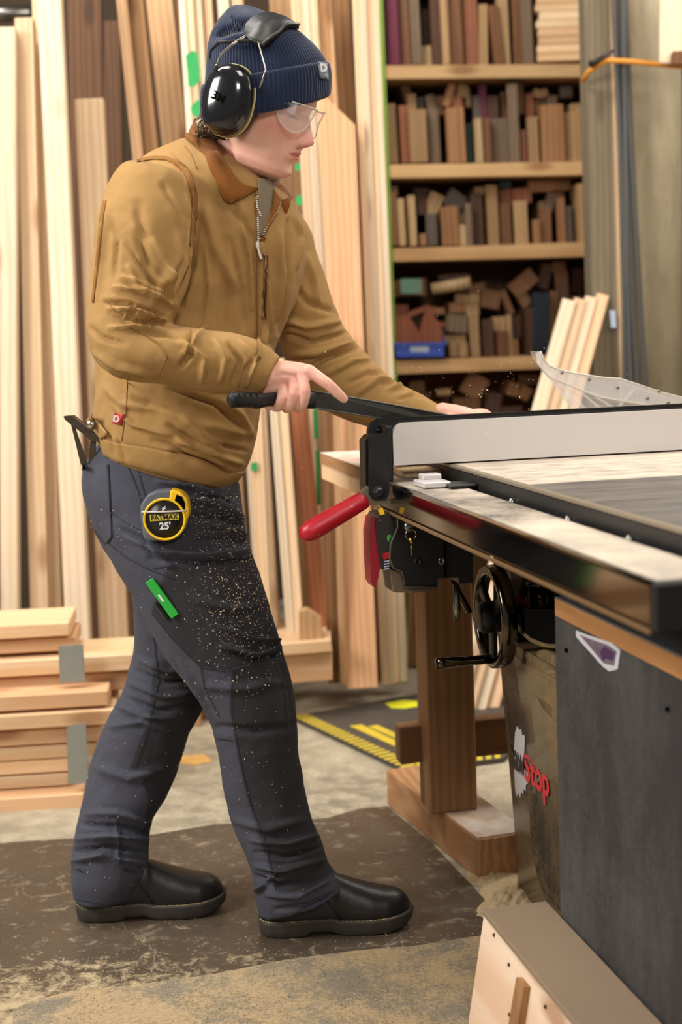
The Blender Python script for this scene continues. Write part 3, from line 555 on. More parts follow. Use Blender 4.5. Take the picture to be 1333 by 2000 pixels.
mb = MB(); mb.prism([G(x, y, .0145) for x, y in [(752, 1374), (788, 1368), (816, 1370), (816, 1380), (790, 1384), (765, 1383)]], (0, 0, .001)); mb.build('yellow_patch', M['neon'], mt)
mb = MB(); mb.prism([G(x, y, .0) for x, y in [(345, 1478), (400, 1474), (415, 1488), (380, 1496), (340, 1490)]], (0, 0, .002)); tag(mb.build('paint_mark', plain('orange paint', srgb(214, 168, 96), .8, var=.3, vscale=30), None, Matrix.Translation(G(380, 1485))), 'faded orange paint patch on the concrete between the legs', 'paint mark')
# ------------------------------------------------------------------ table saw
SF = Matrix.Rotation(AA, 4, 'Z')
def onp(px, py, p0, n):
    d = ray(px, py); return CO + d*((p0-CO).dot(n)/d.dot(n))
def LY(px, py, yl): return onp(px, py, SW(0, yl, 0), EY)
def LX(px, py, xl): return onp(px, py, SW(xl, 0, 0), EX)
def SFm(x, y, z): return Matrix.Translation(SW(x, y, z)) @ SF
saw = empty('table_saw', SFm(1.1, 2.55, 0), 'cabinet table saw with dusty iron top, red handle and dark cabinet', 'saw')
# cabinet shell: tapered rounded prism with a scooped opening at the front
def rr(x0, x1, y0, y1, z, r, n=6):
    pts = []
    for cx, cy, a0 in ((x1-r, y1-r, 0), (x0+r, y1-r, 90), (x0+r, y0+r, 180), (x1-r, y0+r, 270)):
        for k in range(n+1):
            a = math.radians(a0+90*k/n); pts.append(SW(cx+r*math.cos(a), cy+r*math.sin(a), z))
    return pts
mb = MB()
mb.loft([rr(.925, 1.5, 2.25, 2.79, 0, .035), rr(.918, 1.5, 2.25, 2.79, .15, .035), rr(.900, 1.5, 2.25, 2.785, .40, .035), rr(.893, 1.5, 2.25, 2.78, .50, .035), rr(.89, 1.5, 2.25, 2.78, .535, .035)], True, True)
cab = mb.build('cabinet', M['cabm'], saw)
# side cheeks continuing up beside the scoop, with the mechanism seen between them
mb = MB(); mb.prism([SW(.89, 2.70, .53), SW(.89, 2.78, .53), SW(.90, 2.78, .86), SW(.95, 2.78, .86), SW(.95, 2.72, .7)], (0, 0, 0) if False else EX*.004); mb.build('side_plate', M['cabm'], saw)
mb = MB(); mb.box(SF, .60, .006, .335, .001, (1.20, 2.775, .697)); mb.build('rear_plate', M['cabm'], saw)
mb = MB(); mb.box(SF, .40, .40, .24, .01, (1.28, 2.52, .70)); mb.build('inner_housing', M['dark'], saw)
mb = MB()
ac = [LX(x, y, .886) for x, y in [(998, 1195), (1008, 1216), (1022, 1236), (1040, 1251), (1060, 1259), (1078, 1262), (1100, 1261), (1130, 1250)]]
mb.tube(ac, .0045, 8); mb.build('opening_rim', M['cabm'], saw)
mb = MB(); mb.prism([p-EX*.0005 for p in ac] + [LX(1130, 1190, .886), LX(998, 1190, .886)], EX*.004); mb.build('opening_shade', M['dark'], saw)  # flat near-black plate, the shade of the hollow put into its colour
mc = LY(1056, 1204, 2.70); mq = Matrix.Translation(mc) @ SF
mb = MB(); mb.lathe(mq, [(.022, 0), (.030, .004), (.030, .018), (.024, .021), (.024, .058), (.030, .061), (.030, .070), (.014, .076)], 24)
for k in range(18):
    a = 2*math.pi*k/18; mb.box(mq @ Matrix.Rotation(a, 4, 'Z'), .004, .004, .038, 0, (.026, 0, .04))
mb.build('motor', M['darkchrome'], saw)
mb = MB()
for pl in ([(1008, 1164), (1013, 1162), (1014, 1212), (1009, 1212)], [(1010, 1164), (1017, 1163), (1033, 1184), (1030, 1191)], [(1028, 1166), (1034, 1166), (1034, 1190), (1029, 1190)], [(1010, 1211), (1090, 1214), (1090, 1219), (1010, 1216)]):
    mb = MB(); mb.prism([LY(x, y, 2.66) for x, y in pl], EY*.004); mb.build('magenta_bracket', M['magenta'], saw)
# front panel ornament: round cover low on the cabinet
mb = MB(); cc = LX(1092, 1650, .915); fm = frame(cc, EY, -EX)
mb.lathe(fm, [(.14, -.012), (.14, .004), (.13, .010), (.118, .004), (.112, .004), (.10, .002), (.0001, .002)], 48); mb.build('round_cover', M['cabm'], saw)
mb = MB(); cc = LX(1085, 1340, .902); fm = frame(cc, EY, -EX)
mb.loft([[fm @ Vector((r*math.cos(a)*1.1, r*math.sin(a)*.55, z)) for a in [2*math.pi*k/40 for k in range(40)]] for r, z in ((.115, -.012), (.113, .003), (.105, .006), (.0001, .006))]); mb.build('dust_cover', M['cabm'], saw)
# logo: white saw-blade half disc, 'Saw' partly in it, red 'Stop'
xf = .903
def facept(px, py, xl=xf): return LX(px, py, xl)
def decal(name, pxs, mat, xl, parent):
    mb = MB(); mb.prism([facept(x, y, xl) for x, y in pxs], -EX*.0008); return mb.build(name, mat, parent)
bl = [(1012, 1418), (1016, 1426), (1020, 1424), (1022, 1436), (1027, 1436), (1027, 1448), (1026, 1470), (1024, 1480), (1025, 1500), (1033, 1512), (1033, 1530), (1029, 1533), (1029, 1545), (1025, 1541), (1024, 1553), (1020, 1546), (1018, 1559), (1014, 1549), (1011, 1556), (1008, 1540), (1006, 1500), (1006, 1460), (1008, 1430)]
M['decal_white'] = plain('worn white print', srgb(190, 186, 184), .5)
M['decal_red'] = plain('red print', srgb(206, 44, 52), .5)
# surface x at given height (cabinet tapers)
def cabx(px, py):
    x = .905
    for _ in range(4):
        p = LX(px, py, x); z = p.z
        x = np.interp(z, [0, .15, .40, .50, .535], [.925, .918, .900, .893, .89])
    return p
def cdecal(name, pxs, mat, off=.0008):
    pts = [cabx(x, y)-EX*off for x, y in pxs]; mb = MB(); mb.prism(pts, -EX*.0006); return mb.build(name, mat, saw)
cdecal('logo_blade', bl, M['decal_white'])
def word(name, body, p0, p1, hpx, mat, cond=1.0):
    """text between pixel p0 and p1 (baseline centre line) on the cabinet face"""
    A = cabx(*p0); B = cabx(*p1); mid = (A+B)/2; up = (cabx(p0[0], p0[1]-hpx)-A); xdir = (B-A)
    # reading direction runs from far (left in view) to near (right in view)
    m4 = frame(mid-EX*.0022, xdir, -EX); L_ = xdir.length
    cu = bpy.data.curves.new(name, 'FONT'); cu.body = body; cu.size = 1; cu.align_x = 'CENTER'; cu.align_y = 'CENTER'; cu.offset = .03
    to = bpy.data.objects.new('tmp', cu); COL.objects.link(to); dg = bpy.context.evaluated_depsgraph_get(); me = bpy.data.meshes.new_from_object(to.evaluated_get(dg))
    xs = [v.co.x for v in me.vertices]; ys = [v.co.y for v in me.vertices]; wx = max(xs)-min(xs); wy = max(ys)-min(ys); cx = (max(xs)+min(xs))/2; cy = (max(ys)+min(ys))/2
    mb = MB(); mb.add([m4 @ Vector(((v.co.x-cx)/wx*L_, (v.co.y-cy)/wy*up.length, 0)) for v in me.vertices], [list(q.vertices) for q in me.polygons])
    COL.objects.unlink(to); bpy.data.objects.remove(to); bpy.data.meshes.remove(me); return mb.build(name, mat, saw)
word('logo_text', 'Stop', (1027, 1503), (1075, 1538), 68, M['decal_red'])
word('logo_text', 'Saw', (999, 1468), (1027, 1490), 50, plain('dark print', srgb(40, 34, 30), .5))
# top: cast iron table, dark wing toward the camera, front rail
mb = MB(); mb.box(SF, .70, .76, .035, .004, (.765+.35, 2.58, .8725)); mb.build('iron_table', M['cast'], saw)
mb = MB(); mb.box(SF, .70, 1.18, .035, .004, (.765+.35, 2.198-.59, .8725)); wing = mb.build('side_table', M['wing'], saw)
mb = MB(); mb.box(SF, .012, 1.9, .006, .001, (.763, 2.05, .8865)); mb.build('table_edge', plain('worn metal edge', srgb(150, 138, 118), .4, .5), saw)
mb = MB(); mb.box(SF, .006, 1.86, .029, .002, (.7635, 2.03, .869)); mb.build('table_side', M['black'], saw)
mb = MB(); mb.box(SF, .03, 1.85, .055, .004, (.776, 2.02, .833)); mb.box(SF, .012, 1.8, .05, .002, (.752, 2.03, .815)); mb.build('angle_rail', M['black'], saw)
mb = MB(); mb.box(SF, .100, 1.40, .052, .005, (.695, 1.459+.70, .834)); rail = mb.build('front_rail', M['railface'], saw)
mb = MB(); mb.box(SF, .090, 1.392, .0015, 0, (.699, 1.459+.70, .8605)); tag(mb.build('dusty_top_scale', M['railtop'], rail), 'dusty measuring scale surface')
mb = MB(); mb.box(SF, .102, .012, .054, .003, (.695, 1.453, .834)); tag(mb.build('end_cap', M['black'], rail), 'black plastic end cap')
mb = MB(); mb.box(SF, .004, 1.38, .006, .001, (.644, 2.15, .806)); mb.build('rail_lip', plain('brass brown lip', srgb(150, 120, 84), .35, .6), rail)
mb = MB()
for yy in (2.0, 1.78, 2.25): mb.lathe(SFm(.757, yy, .845), [(.006, 0), (.006, .014), (.004, .018)], 8)
mb.build('rail_bolts', M['steel'], saw)
# scale cursor on the rail top
mb = MB(); mb.box(SFm(.695, 2.50, .868), .05, .07, .010, .002); mb.box(SFm(.70, 2.53, .877), .035, .03, .010, .002); tag(mb.build('scale_cursor', plain('clear cursor dusted', srgb(226, 222, 220), .25, **{'Transmission Weight': .3}), saw), 'clear dusty scale cursor')
mb = MB(); mb.box(SFm(.735, 2.47, .866), .05, .06, .006, .002); mb.build('cursor_plate', M['black'], saw)
# fence
fence = saw
X0 = .652
def roundprof(x0, x1, z0, z1, r, n=8):
    pts = [(x1, z0), (x1, z1)] + [(x0+r-r*math.sin(math.radians(90*k/n)), z1-r+r*math.cos(math.radians(90*k/n))) for k in range(n+1)] + [(x0, z0)]
    return pts
def plate(x0, x1, z0, z1, r, y0, th):
    mb = MB(); mb.prism([SW(x, y0, z) for x, z in roundprof(x0, x1, z0, z1, r)], EY*th); return mb
o = plate(X0, 1.55, .893, .9695, .022, 2.6, .012).build('rip_fence', M['fence'], saw); tag(o, 'white laminated fence face')
plate(X0-.0025, 1.55, .893, .972, .024, 2.612, .004).build('face_edge', M['blackm'], o)
mb = MB(); mb.box(SF, .86, .05, .055, .003, (X0+.02+.43, 2.643, .925)); mb.build('fence_tube', M['blackm'], o)
plate(X0-.03, 1.55, .893, .9755, .026, 2.668, .014).build('rear_face', M['blackm'], o)
mb = MB(); mb.box(SF, .045, .05, .004, .001, (X0+.01, 2.643, .9545)); mb.build('tube_dust', M['sawdust'], o)
mb = MB(); mb.box(SF, .9, .05, .004, .001, (X0+.5, 2.643, .9535)); mb.build('tube_dust', M['woodtop_dust'], o)
# bracket plates, lever and red handle
def yplate(pxs, y0, th, name, mat, parent=saw, bev=0):
    mb = MB(); mb.prism([LY(x, y, y0) for x, y in pxs], EY*th); return mb.build(name, mat, parent)
br = yplate([(722, 855), (732, 847), (757, 846), (757, 905), (761, 912), (761, 965), (755, 976), (730, 976), (722, 965)], 2.596, .006, 'fence_bracket', M['blackm'])
yplate([(713, 862), (722, 851), (740, 848), (740, 968), (722, 968), (715, 955)], 2.62, .045, 'rear_plate', M['blackm'], br)
mb = MB(); mb.box(SF, .012, .06, .10, .002, (.645, 2.63, .915)); mb.build('bracket_side', M['blackm'], br)
bc = LY(740, 961, 2.596); fm = frame(bc, EX, -EY)
mb = MB(); mb.lathe(fm, [(.013, -.002), (.013, .003), (.009, .0045), (.009, .009), (.006, .011), (.0005, .011)], 6, False); mb.lathe(fm, [(.0145, -.001), (.0145, .0015)], 20); mb.build('pivot_bolt', M['blackm'], br)
lv = yplate([(700, 968), (720, 950), (727, 962), (755, 978), (768, 976), (768, 984), (745, 986), (722, 986), (712, 994), (704, 984)], 2.603, .02, 'lever_arm', plain('bronze grey lever', srgb(120, 108, 86), .4, .4), br)
A = LY(713, 975, 2.613); Z = LY(592, 1046, 2.613); ax = (Z-A).normalized(); Lh = (Z-A).length
mb = MB(); mb.lathe(frame(A, None, ax), [(.009, -.004), (.0155, 0), (.0165, .004), (.0175, .03), (.0185, .07), (.0195, Lh-.035), (.0193, Lh-.018), (.0165, Lh-.006), (.011, Lh+.001), (.0045, Lh+.005), (.0005, Lh+.0055)], 32); tag(mb.build('handle', M['red'], br), 'red rubber grip handle')
# switch box
sb = yplate([(770, 1000), (925, 1010), (925, 1138), (898, 1140), (896, 1128), (856, 1130), (855, 1146), (792, 1148), (784, 1115), (764, 1108), (760, 1095), (758, 1080), (764, 1010)], 2.60, .09, 'switch_box', M['black'])
yplate([(741, 1008), (768, 1000), (776, 1030), (768, 1075), (764, 1108), (746, 1112), (738, 1060), (735, 1020)], 2.604, .08, 'front_panel', plain('dark panel', srgb(46, 42, 38), .35, var=.3), sb)
yplate([(792, 1148), (855, 1146), (855, 1130), (856, 1152), (812, 1158), (770, 1157), (763, 1112), (784, 1116)], 2.61, .07, 'switch_box_base', plain('tan grey plastic', srgb(104, 90, 70), .5), sb)
mb = MB(); mb.tube([LY(x, y, 2.598) for x, y in ((777, 1004), (778, 1030), (764, 1062), (762, 1090), (768, 1108), (786, 1116), (792, 1147), (855, 1145))], .0022, 6); mb.build('panel_seam', plain('worn edge', srgb(84, 76, 62), .4), sb)
pad = [(727, 1012), (733, 1010), (738, 1030), (744, 1075), (744, 1105), (738, 1135), (732, 1148), (726, 1138), (723, 1090), (722, 1040)]
o = yplate(pad, 2.615, .05, 'stop_paddle', plain('deep red plastic', srgb(150, 24, 40), .4, var=.1), sb); tag(o, 'red stop paddle')
yplate([(748, 1082), (760, 1078), (762, 1090), (750, 1093)], 2.5985, .003, 'warning_label', M['red'], sb)
for k in range(4):
    yplate([(751, 1096+k*5), (761, 1094+k*5), (761, 1096.5+k*5), (751, 1098.5+k*5)], 2.5985, .002, 'label_line', M['label'], sb)
yplate([(757, 1050), (763, 1042), (765, 1050), (759, 1058)], 2.6, .003, 'status_lamp', plain('green lamp', srgb(80, 190, 80), .3), sb)
mb = MB(); kc = LY(800, 1028, 2.597); mb.lathe(frame(kc, EX, -EY), [(.011, -.002), (.011, .006), (.007, .008), (.001, .009)], 16)
mb.tube([kc-EY*.01+Vector((.0, 0, 0))+EX*.010*math.cos(a)+EZ*(.010*math.sin(a)-.014) for a in [2*math.pi*k/16 for k in range(17)]], .0013, 6); mb.build('key_switch', M['steel'], sb)
mb = MB(); mb.tube([LY(803, 1050, 2.585), LY(805, 1062, 2.586)], .0045, 8); mb.tube([LY(804, 1062, 2.586), LY(804, 1086, 2.586)], .0018, 6); mb.build('key', M['brass'], sb)
for x, y in ((817, 1097), (864, 1096)):
    mb = MB(); mb.lathe(frame(LY(x, y, 2.599), EX, -EY), [(.007, -.001), (.007, .0015), (.004, .0015), (.004, .0005), (.0005, .0005)], 14); mb.build('screw', M['blackm'] if x < 850 else M['steel'], sb)
yplate([(868, 1008), (872, 1008), (872, 1128), (868, 1128)], 2.597, .003, 'panel_joint', M['dark'], sb)
yplate([(740, 996), (748, 992), (752, 1004), (744, 1006)], 2.598, .01, 'yellow_tab', M['yellow'], sb)
# tilt lock levers
mb = MB(); mb.tube([LY(890, 1138, 2.64), LY(893, 1170, 2.64), LY(893, 1188, 2.64), LY(892, 1212, 2.64)], [.004, .006, .0075, .005], 12); mb.build('lock_lever', M['steel'], saw)
mb = MB(); mb.tube([LY(885, 1130, 2.66), LY(898, 1160, 2.66), LY(918, 1196, 2.66)], .006, 10); mb.build('lock_rod', M['darkchrome'], saw)
# hand wheel
wc = SW(.845, 2.665, .588); wm = frame(wc, EY, -EX)
wheel = empty('hand_wheel_mount', wm, 'x', 'x') if False else None
mb = MB(); nseg = 64; R1, R2 = .098, .078
mb.loft([[wm @ Vector((r*math.cos(2*math.pi*k/nseg), r*math.sin(2*math.pi*k/nseg), z)) for k in range(nseg)] for r, z in ((.096, -.026), (.099, -.016), (.098, 0), (.094, .003), (.084, .003), (.079, 0), (.082, -.016), (.086, -.026), (.096, -.026))], False)
wheel = mb.build('hand_wheel', M['darkchrome'], saw)
mb = MB(); mb.lathe(wm, [(.018, -.07), (.018, -.03), (.030, -.02), (.031, .012), (.026, .020), (.012, .022), (.0005, .022)], 28); mb.build('wheel_hub', M['blackm'], wheel)
for k, a in enumerate((90, 215, 325)):
    mb = MB(); r_ = wm @ Matrix.Rotation(math.radians(a), 4, 'Z'); mb.box(r_, .066, .022, .012, .003, (.054, 0, -.008)); mb.build('spoke', M['blackm'], wheel)
mb = MB(); hp = wc + EZ*(-.082) - EX*.0; hm = frame(hp, EY, (SW(.728, 2.62, .517)-hp)); Lp = (SW(.728, 2.62, .517)-hp).length
mb.lathe(hm, [(.009, 0), (.009, .03), (.0085, Lp*.5), (.0105, Lp*.55), (.0118, Lp*.9), (.0105, Lp), (.0005, Lp)], 24); mb.build('crank_grip', M['darkchrome'], wheel)
mb = MB(); mb.tube([wc+EX*.02, SW(1.0, 2.665, .588)], .012, 12); mb.build('shaft', M['blackm'], wheel)
# ------------------------------------------------------------------ clear blade guard
gd = empty('blade_guard', SFm(1.1, 2.86, .89), 'clear plastic blade guard rising behind the fence with a curled tip', 'guard')
glass = NT('clear plastic'); gb = glass.b; gb.inputs['Base Color'].default_value = (.95, .93, .9, 1); gb.inputs['Roughness'].default_value = .12
gb.inputs['Alpha'].default_value = .27; gb.inputs['Specular IOR Level'].default_value = .8; M['clear'] = glass.m
YG = 2.88
top = [(1048, 690), (1056, 686), (1062, 700), (1072, 714), (1092, 722), (1112, 727), (1160, 735), (1180, 738), (1212, 740), (1250, 752), (1290, 766), (1340, 778), (1400, 786), (1520, 800)]
bot = [(1050, 706), (1060, 722), (1074, 738), (1090, 744), (1110, 752), (1130, 760), (1170, 775), (1210, 782), (1260, 790), (1300, 796), (1350, 800), (1400, 806), (1520, 815)]
for side, y0 in (('near', YG-.03), ('far', YG+.03)):
    mb = MB(); mb.prism([LY(x, y, y0) for x, y in top+bot[::-1]], EY*.004); mb.build('side_shield', M['clear'], gd)
mb = MB()
tp = [LY(x, y, YG-.03) for x, y in top[1:]]
mb.loft([[p, p+EY*.06, p+EY*.06-EZ*.003, p-EZ*.003] for p in tp], True, False); mb.build('top_shield', M['clear'], gd)
edge = NT('clear plastic edge'); edge.b.inputs['Base Color'].default_value = srgb(228, 220, 206); edge.b.inputs['Roughness'].default_value = .15; edge.b.inputs['Alpha'].default_value = .75
for pl in (top[1:], bot):
    mb = MB(); mb.tube([LY(x, y, YG-.031) for x, y in pl], .0019, 6); mb.build('shield_edge_highlight', edge.m, gd)  # pale tubes put the edge highlights into colour
for a_, b_ in (((1078, 742), (1126, 806)), ((1100, 748), (1150, 806)), ((1090, 740), (1136, 806)), ((1130, 762), (1185, 806)), ((1165, 775), (1215, 806)), ((1240, 760), (1205, 800))):
    mb = MB(); A, B = LY(*a_, YG-.032), LY(*b_, YG-.032); mb.loft([[p-EX*.004, p+EX*.004, p+EX*.004+EY*.003, p-EX*.004+EY*.003] for p in (A, B)], True, False); mb.build('strut', M['clear'], gd)
mb = MB(); mb.prism([LY(x, y, YG) for x, y in [(1075, 740), (1110, 752), (1210, 782), (1330, 800), (1330, 815), (1130, 815)]], EY*.003); mb.build('splitter_shield', M['clear'], gd)
for x, y in ((1098, 728), (1151, 741), (1207, 757), (1287, 764), (1305, 787), (1265, 778)):
    mb = MB(); mb.lathe(frame(LY(x, y, YG-.031), EX, -EY), [(.0035, 0), (.0035, .002), (.0005, .0025)], 12); mb.build('rivet', M['steel'], gd)
# ------------------------------------------------------------------ wooden rail extension and trestle
ex_ = empty('rail_extension', SFm(.78, 3.1, .80), 'plywood and solid wood extension continuing the saw rail to the left, dusty on top', 'beam')
mb = MB(); mb.prism([SW(.668, 2.72, .86), SW(.668, 3.36, .86), SW(.80, 3.36, .86), SW(.80, 2.72, .86)], -EZ*.024); mb.build('solid_edge', M['bench_y'], ex_)
mb = MB(); mb.prism([SW(.668, 2.72, .8615), SW(.668, 3.36, .8615), SW(.80, 3.36, .8615), SW(.80, 2.72, .8615)], -EZ*.0012); tag(mb.build('dusty_top', M['woodtop_dust'], ex_), 'pale dust on the top')
mb = MB(); mb.prism([SW(.670, 2.72, .836), SW(.670, 3.36, .836), SW(.79, 3.36, .836), SW(.79, 2.72, .836)], -EZ*.035); mb.build('plywood_edge', M['pine_x'], ex_)
mb = MB(); mb.box(SF, .10, .10, .012, .002, (.74, 2.72, .868)); tag(mb.build('offcut_shim', M['pine'], None, SFm(.74, 2.72, .86)), 'thin wood offcut lying on the rail beneath the end of the fence', 'offcut')
tr = empty('wooden_trestle', SFm(.87, 3.04, 0), 'timber trestle with upright post, long floor beam and cross rail under the rail', 'trestle')
mb = MB(); mb.box(SFm(.868, 3.06, 0), .105, .09, .75, .003, (0, 0, .09+.375)); tag(mb.build('post', M['bench_z'], tr), 'square upright post')
d1 = (G(757, 1572)-G(935, 1720)).normalized(); q0 = G(935, 1720)
fr = frame(q0, d1.cross(EZ), None); side = d1.cross(EZ)
Lb = (G(757, 1572)-q0).length
side = Vector((d1.y, -d1.x, 0))
mb = MB(); bb = Matrix.Identity(4)
for i in range(3): bb[i][0] = d1[i]; bb[i][1] = -side[i]; bb[i][2] = EZ[i]; bb[i][3] = q0[i]
mb.box(bb, Lb, .12, .088, .003, (Lb/2, -.06, .044)); fb = mb.build('floor_beam', M['bench_y'], tr)
mb = MB(); mb.box(bb, .27, .115, .0015, 0, (.135+.005, -.06, .0892)); tag(mb.build('dust_layer', M['woodtop_dust'], fb), 'grey dust on the near end')
A = LY(777, 1452, 3.10)
mb = MB(); mb.box(SFm(*[A.dot(EX), 3.10, 0]), .42, .04, .085, .003, (.21, 0, A.z)); tag(mb.build('cross_rail', M['bench_x'], tr), 'darker cross rail')
# ------------------------------------------------------------------ charcoal cabinet at the lower right
cb = empty('storage_cabinet', SFm(1.05, 1.5, 0), 'charcoal painted plywood cabinet under the saw table at the lower right', 'cabinet')
XC = .794; YC = 2.163; ZC = .716
mb = MB(); mb.box(SF, .018, 1.4, ZC-.031, .001, (XC+.009, YC-.7, (ZC-.031)/2)); mb.build('side_panel', M['graypaint'], cb)
mb = MB(); mb.box(SF, .5, .018, ZC-.031, .001, (XC+.27, YC-.009, (ZC-.031)/2)); mb.build('end_panel', M['graypaint'], cb)
mb = MB(); mb.box(SF, .53, 1.4, .028, .001, (XC+.265, YC-.7, ZC-.017)); tag(mb.build('top_core', M['pine_x'] if False else wood('plywood edge', srgb(196, 146, 94), srgb(164, 112, 66), axis='y', knots=False), cb), 'bare plywood edge of the top')
mb = MB(); mb.box(SF, .53, 1.4, .003, 0, (XC+.266, YC-.701, ZC-.0015)); mb.build('top_surface', plain('grey laminate top', srgb(96, 96, 98), .5, var=.15), cb)
for x, y in ((1108, 1270), (1306, 1385)):
    mb = MB(); mb.lathe(frame(LX(x, y, XC-.0005), EY, -EX), [(.0035, -.012), (.0035, .003), (.0002, .003)], 10); mb.build('screw_hole', M['dark'], cb)
sx_ = .9745
def cabface(px, py, off=0):
    p = LX(px, py, XC)
    return p-EX*off
st = [(1127, 1231), (1127, 1243), (1180, 1302), (1192, 1311), (1206, 1308), (1209, 1306), (1214, 1270), (1196, 1255), (1150, 1240)]
mb = MB(); mb.prism([cabface(x, y, .0005) for x, y in st], -EX*.0008); so = mb.build('sticker', plain('white sticker', srgb(206, 206, 214), .4), None, Matrix.Translation(cabface(1170, 1300))); tag(so, 'white edged triangular purple sticker on the side of the charcoal cabinet', 'sticker')
st2 = [(1136, 1240), (1182, 1295), (1202, 1300), (1207, 1272), (1190, 1260), (1150, 1246)]
mb = MB(); mb.prism([cabface(x, y, .0016) for x, y in st2], -EX*.0005); mb.build('picture', plain('mottled purple print', srgb(110, 96, 110), .4, var=.6, vscale=60), so)
mb = MB(); mb.prism([cabface(x, y, .0022) for x, y in [(1176, 1272), (1184, 1262), (1196, 1270), (1203, 1276), (1200, 1290), (1188, 1286), (1180, 1290)]], -EX*.0004); mb.build('picture_spot', plain('deep purple print', srgb(70, 40, 84), .4), so)
# ------------------------------------------------------------------ plywood box in the lower right foreground
ZB = .20; BX0, BX1, BY = .684, .788, 2.22
pb = empty('plywood_box', SFm(.73, 1.7, 0), 'open pale plywood box with grey sheet on top in the lower right foreground', 'box')
Q = LY(915, 2000, BY); q_x = Q.dot(EX); BXB = BX0-(BX0-q_x)*ZB/(ZB-Q.z)
def bq(t, y): return SW(BX0*(1-t)+BXB*t, y, ZB*(1-t)-.0)
mb = MB(); mb.box(SF, BX1-BX0+.006, 1.3, .010, .001, ((BX0+BX1)/2, BY-.65, ZB-.005)); mb.build('top_sheet', plain('brown grey hardboard', srgb(142, 122, 100), .6, var=.12, vscale=6), pb)
mb = MB(); mb.prism([SW(BX0, BY, ZB-.01), SW(BX0, BY-1.3, ZB-.01), SW(BXB, BY-1.3, 0), SW(BXB, BY, 0)], EX*.012); mb.build('plywood_side', wood('rotary plywood', srgb(240, 218, 192), srgb(220, 180, 146), axis='y', bands=8, vary=.03), pb)
mb = MB(); sn = (SW(BX0, BY, ZB)-SW(BXB, BY, 0)).normalized().cross(EY); sn = sn if sn.dot(EX) < 0 else -sn
u0, u1 = SW(BX0, BY-.20, ZB-.03), SW(BXB, BY-.20, 0); mb.prism([u0, u0-EY*.035, u1-EY*.035, u1], sn*.014); mb.build('batten', M['bench_z'], pb)
mb = MB(); mb.prism([SW(BX0+.012, BY-.002, ZB-.011), SW(BX1, BY-.002, ZB-.011), SW(BX1, BY-.002, 0), SW(BXB+.014, BY-.002, 0)], -EY*.012); mb.build('plywood_end', M['pine_x'], pb)
for t, dz in ((.06, .02), (.14, .035), (.17, .10), (.30, .03), (.42, .035), (.36, .11)):
    pc = SW(BX0+(BXB-BX0)*dz/ZB, BY-t, ZB-dz)
    mb = MB(); mb.lathe(frame(pc+sn*.0003, EY, sn), [(.003, -.004), (.003, .0008), (.0002, .0008)], 8); mb.build('screw', M['brown_d'], pb)
# ------------------------------------------------------------------ sawdust heaps and flying chips
def dust_heap(name, c, rx, ry, h, label, seed=0, ang=0.):
    n = 46; vs = []; fs = []
    for j in range(n):
        for i in range(n):
            u, v = i/(n-1)*2-1, j/(n-1)*2-1; r = math.hypot(u, v)
            edge_n = 1+.25*mnoise.noise(Vector((u*2+seed, v*2, 0)))
            hh = max(0, 1-(r/edge_n)**1.5) if r < edge_n else 0
            z = h*hh*(1+.6*mnoise.noise(Vector((u*5, v*5, seed+3)))+.5*mnoise.noise(Vector((u*18, v*18, seed+7)))) - .0015*(hh <= 0)
            x, y = u*rx, v*ry; ca, sa = math.cos(ang), math.sin(ang)
            vs.append(Vector((c.x+x*ca-y*sa, c.y+x*sa+y*ca, c.z+z+.0005)))
    for j in range(n-1):
        for i in range(n-1): fs.append([j*n+i, j*n+i+1, (j+1)*n+i+1, (j+1)*n+i])
    mb = MB(); mb.add(vs, fs, True); o = mb.build(name, M['sawdust'], None, Matrix.Translation(c)); tag(o, label, 'sawdust', kind='stuff'); return o
dust_heap('sawdust_heap', G(1000, 1755, 0), .07, .16, .014, 'heap of sawdust on the floor at the foot of the saw cabinet', 1, -.3)
dust_heap('sawdust_heap', G(960, 1700, 0), .05, .09, .016, 'heap of sawdust against the end of the trestle beam', 2, -.3)
if 0: dust_heap('sawdust_heap', SW(.735, 1.95, .8612), .012, .10, .004, 'low ridge of sawdust on the saw rail', 4)
random.seed(11)
def grains(name, gen, count, s0, s1, label, mat='dustchip', long=1.):
    mb = MB()
    for _ in range(count):
        p = gen()
        if p is None: continue
        s = random.uniform(s0, s1); d = Vector((random.gauss(0, 1), random.gauss(0, 1), random.gauss(0, 1))).normalized(); o1 = d.orthogonal().normalized(); o2 = d.cross(o1)
        mb.add([p-d*s*long, p+o1*s*.5, p+o2*s*.5-o1*s*.2, p+d*s*long], [(0, 1, 2), (3, 2, 1), (0, 2, 3), (0, 3, 1)])
    o = mb.build(name, M[mat], None, Matrix.Identity(4)); tag(o, label, 'sawdust', kind='stuff'); return o
def gfloor():
    x = random.uniform(-.9, .35); y = random.gauss(2.34, .16)
    if y > 2.75 or y < 2.0: return None
    if mnoise.noise(Vector((x*6, y*9, 0)))+.25*random.random() < .02: return None
    return Vector((x, y, .0095 if y < 2.45 else .0045))
grains('sawdust_crumbs', gfloor, 14000, .0008, .0028, 'loose sawdust crumbs strewn over the mat and floor before the boots', 'sawdust')
def gfloor2():
    x = random.uniform(-.9, .3); y = random.uniform(2.35, 3.4)
    return Vector((x, y, .0045))
grains('sawdust_specks', gfloor2, 1600, .0006, .0016, 'fine pale specks scattered over the dark floor round the boots', 'dustchip')
def gair():
    return P(random.gauss(930, 130), random.gauss(770, 50), random.uniform(2.75, 3.3)) if random.random() < .6 else P(random.uniform(480, 1050), random.uniform(650, 1080), random.uniform(2.5, 3.1))
o = grains('flying_chips', gair, 260, .0006, .0018, 'tiny bright wood chips flying in the air behind the fence', 'dustchip', 1.6)
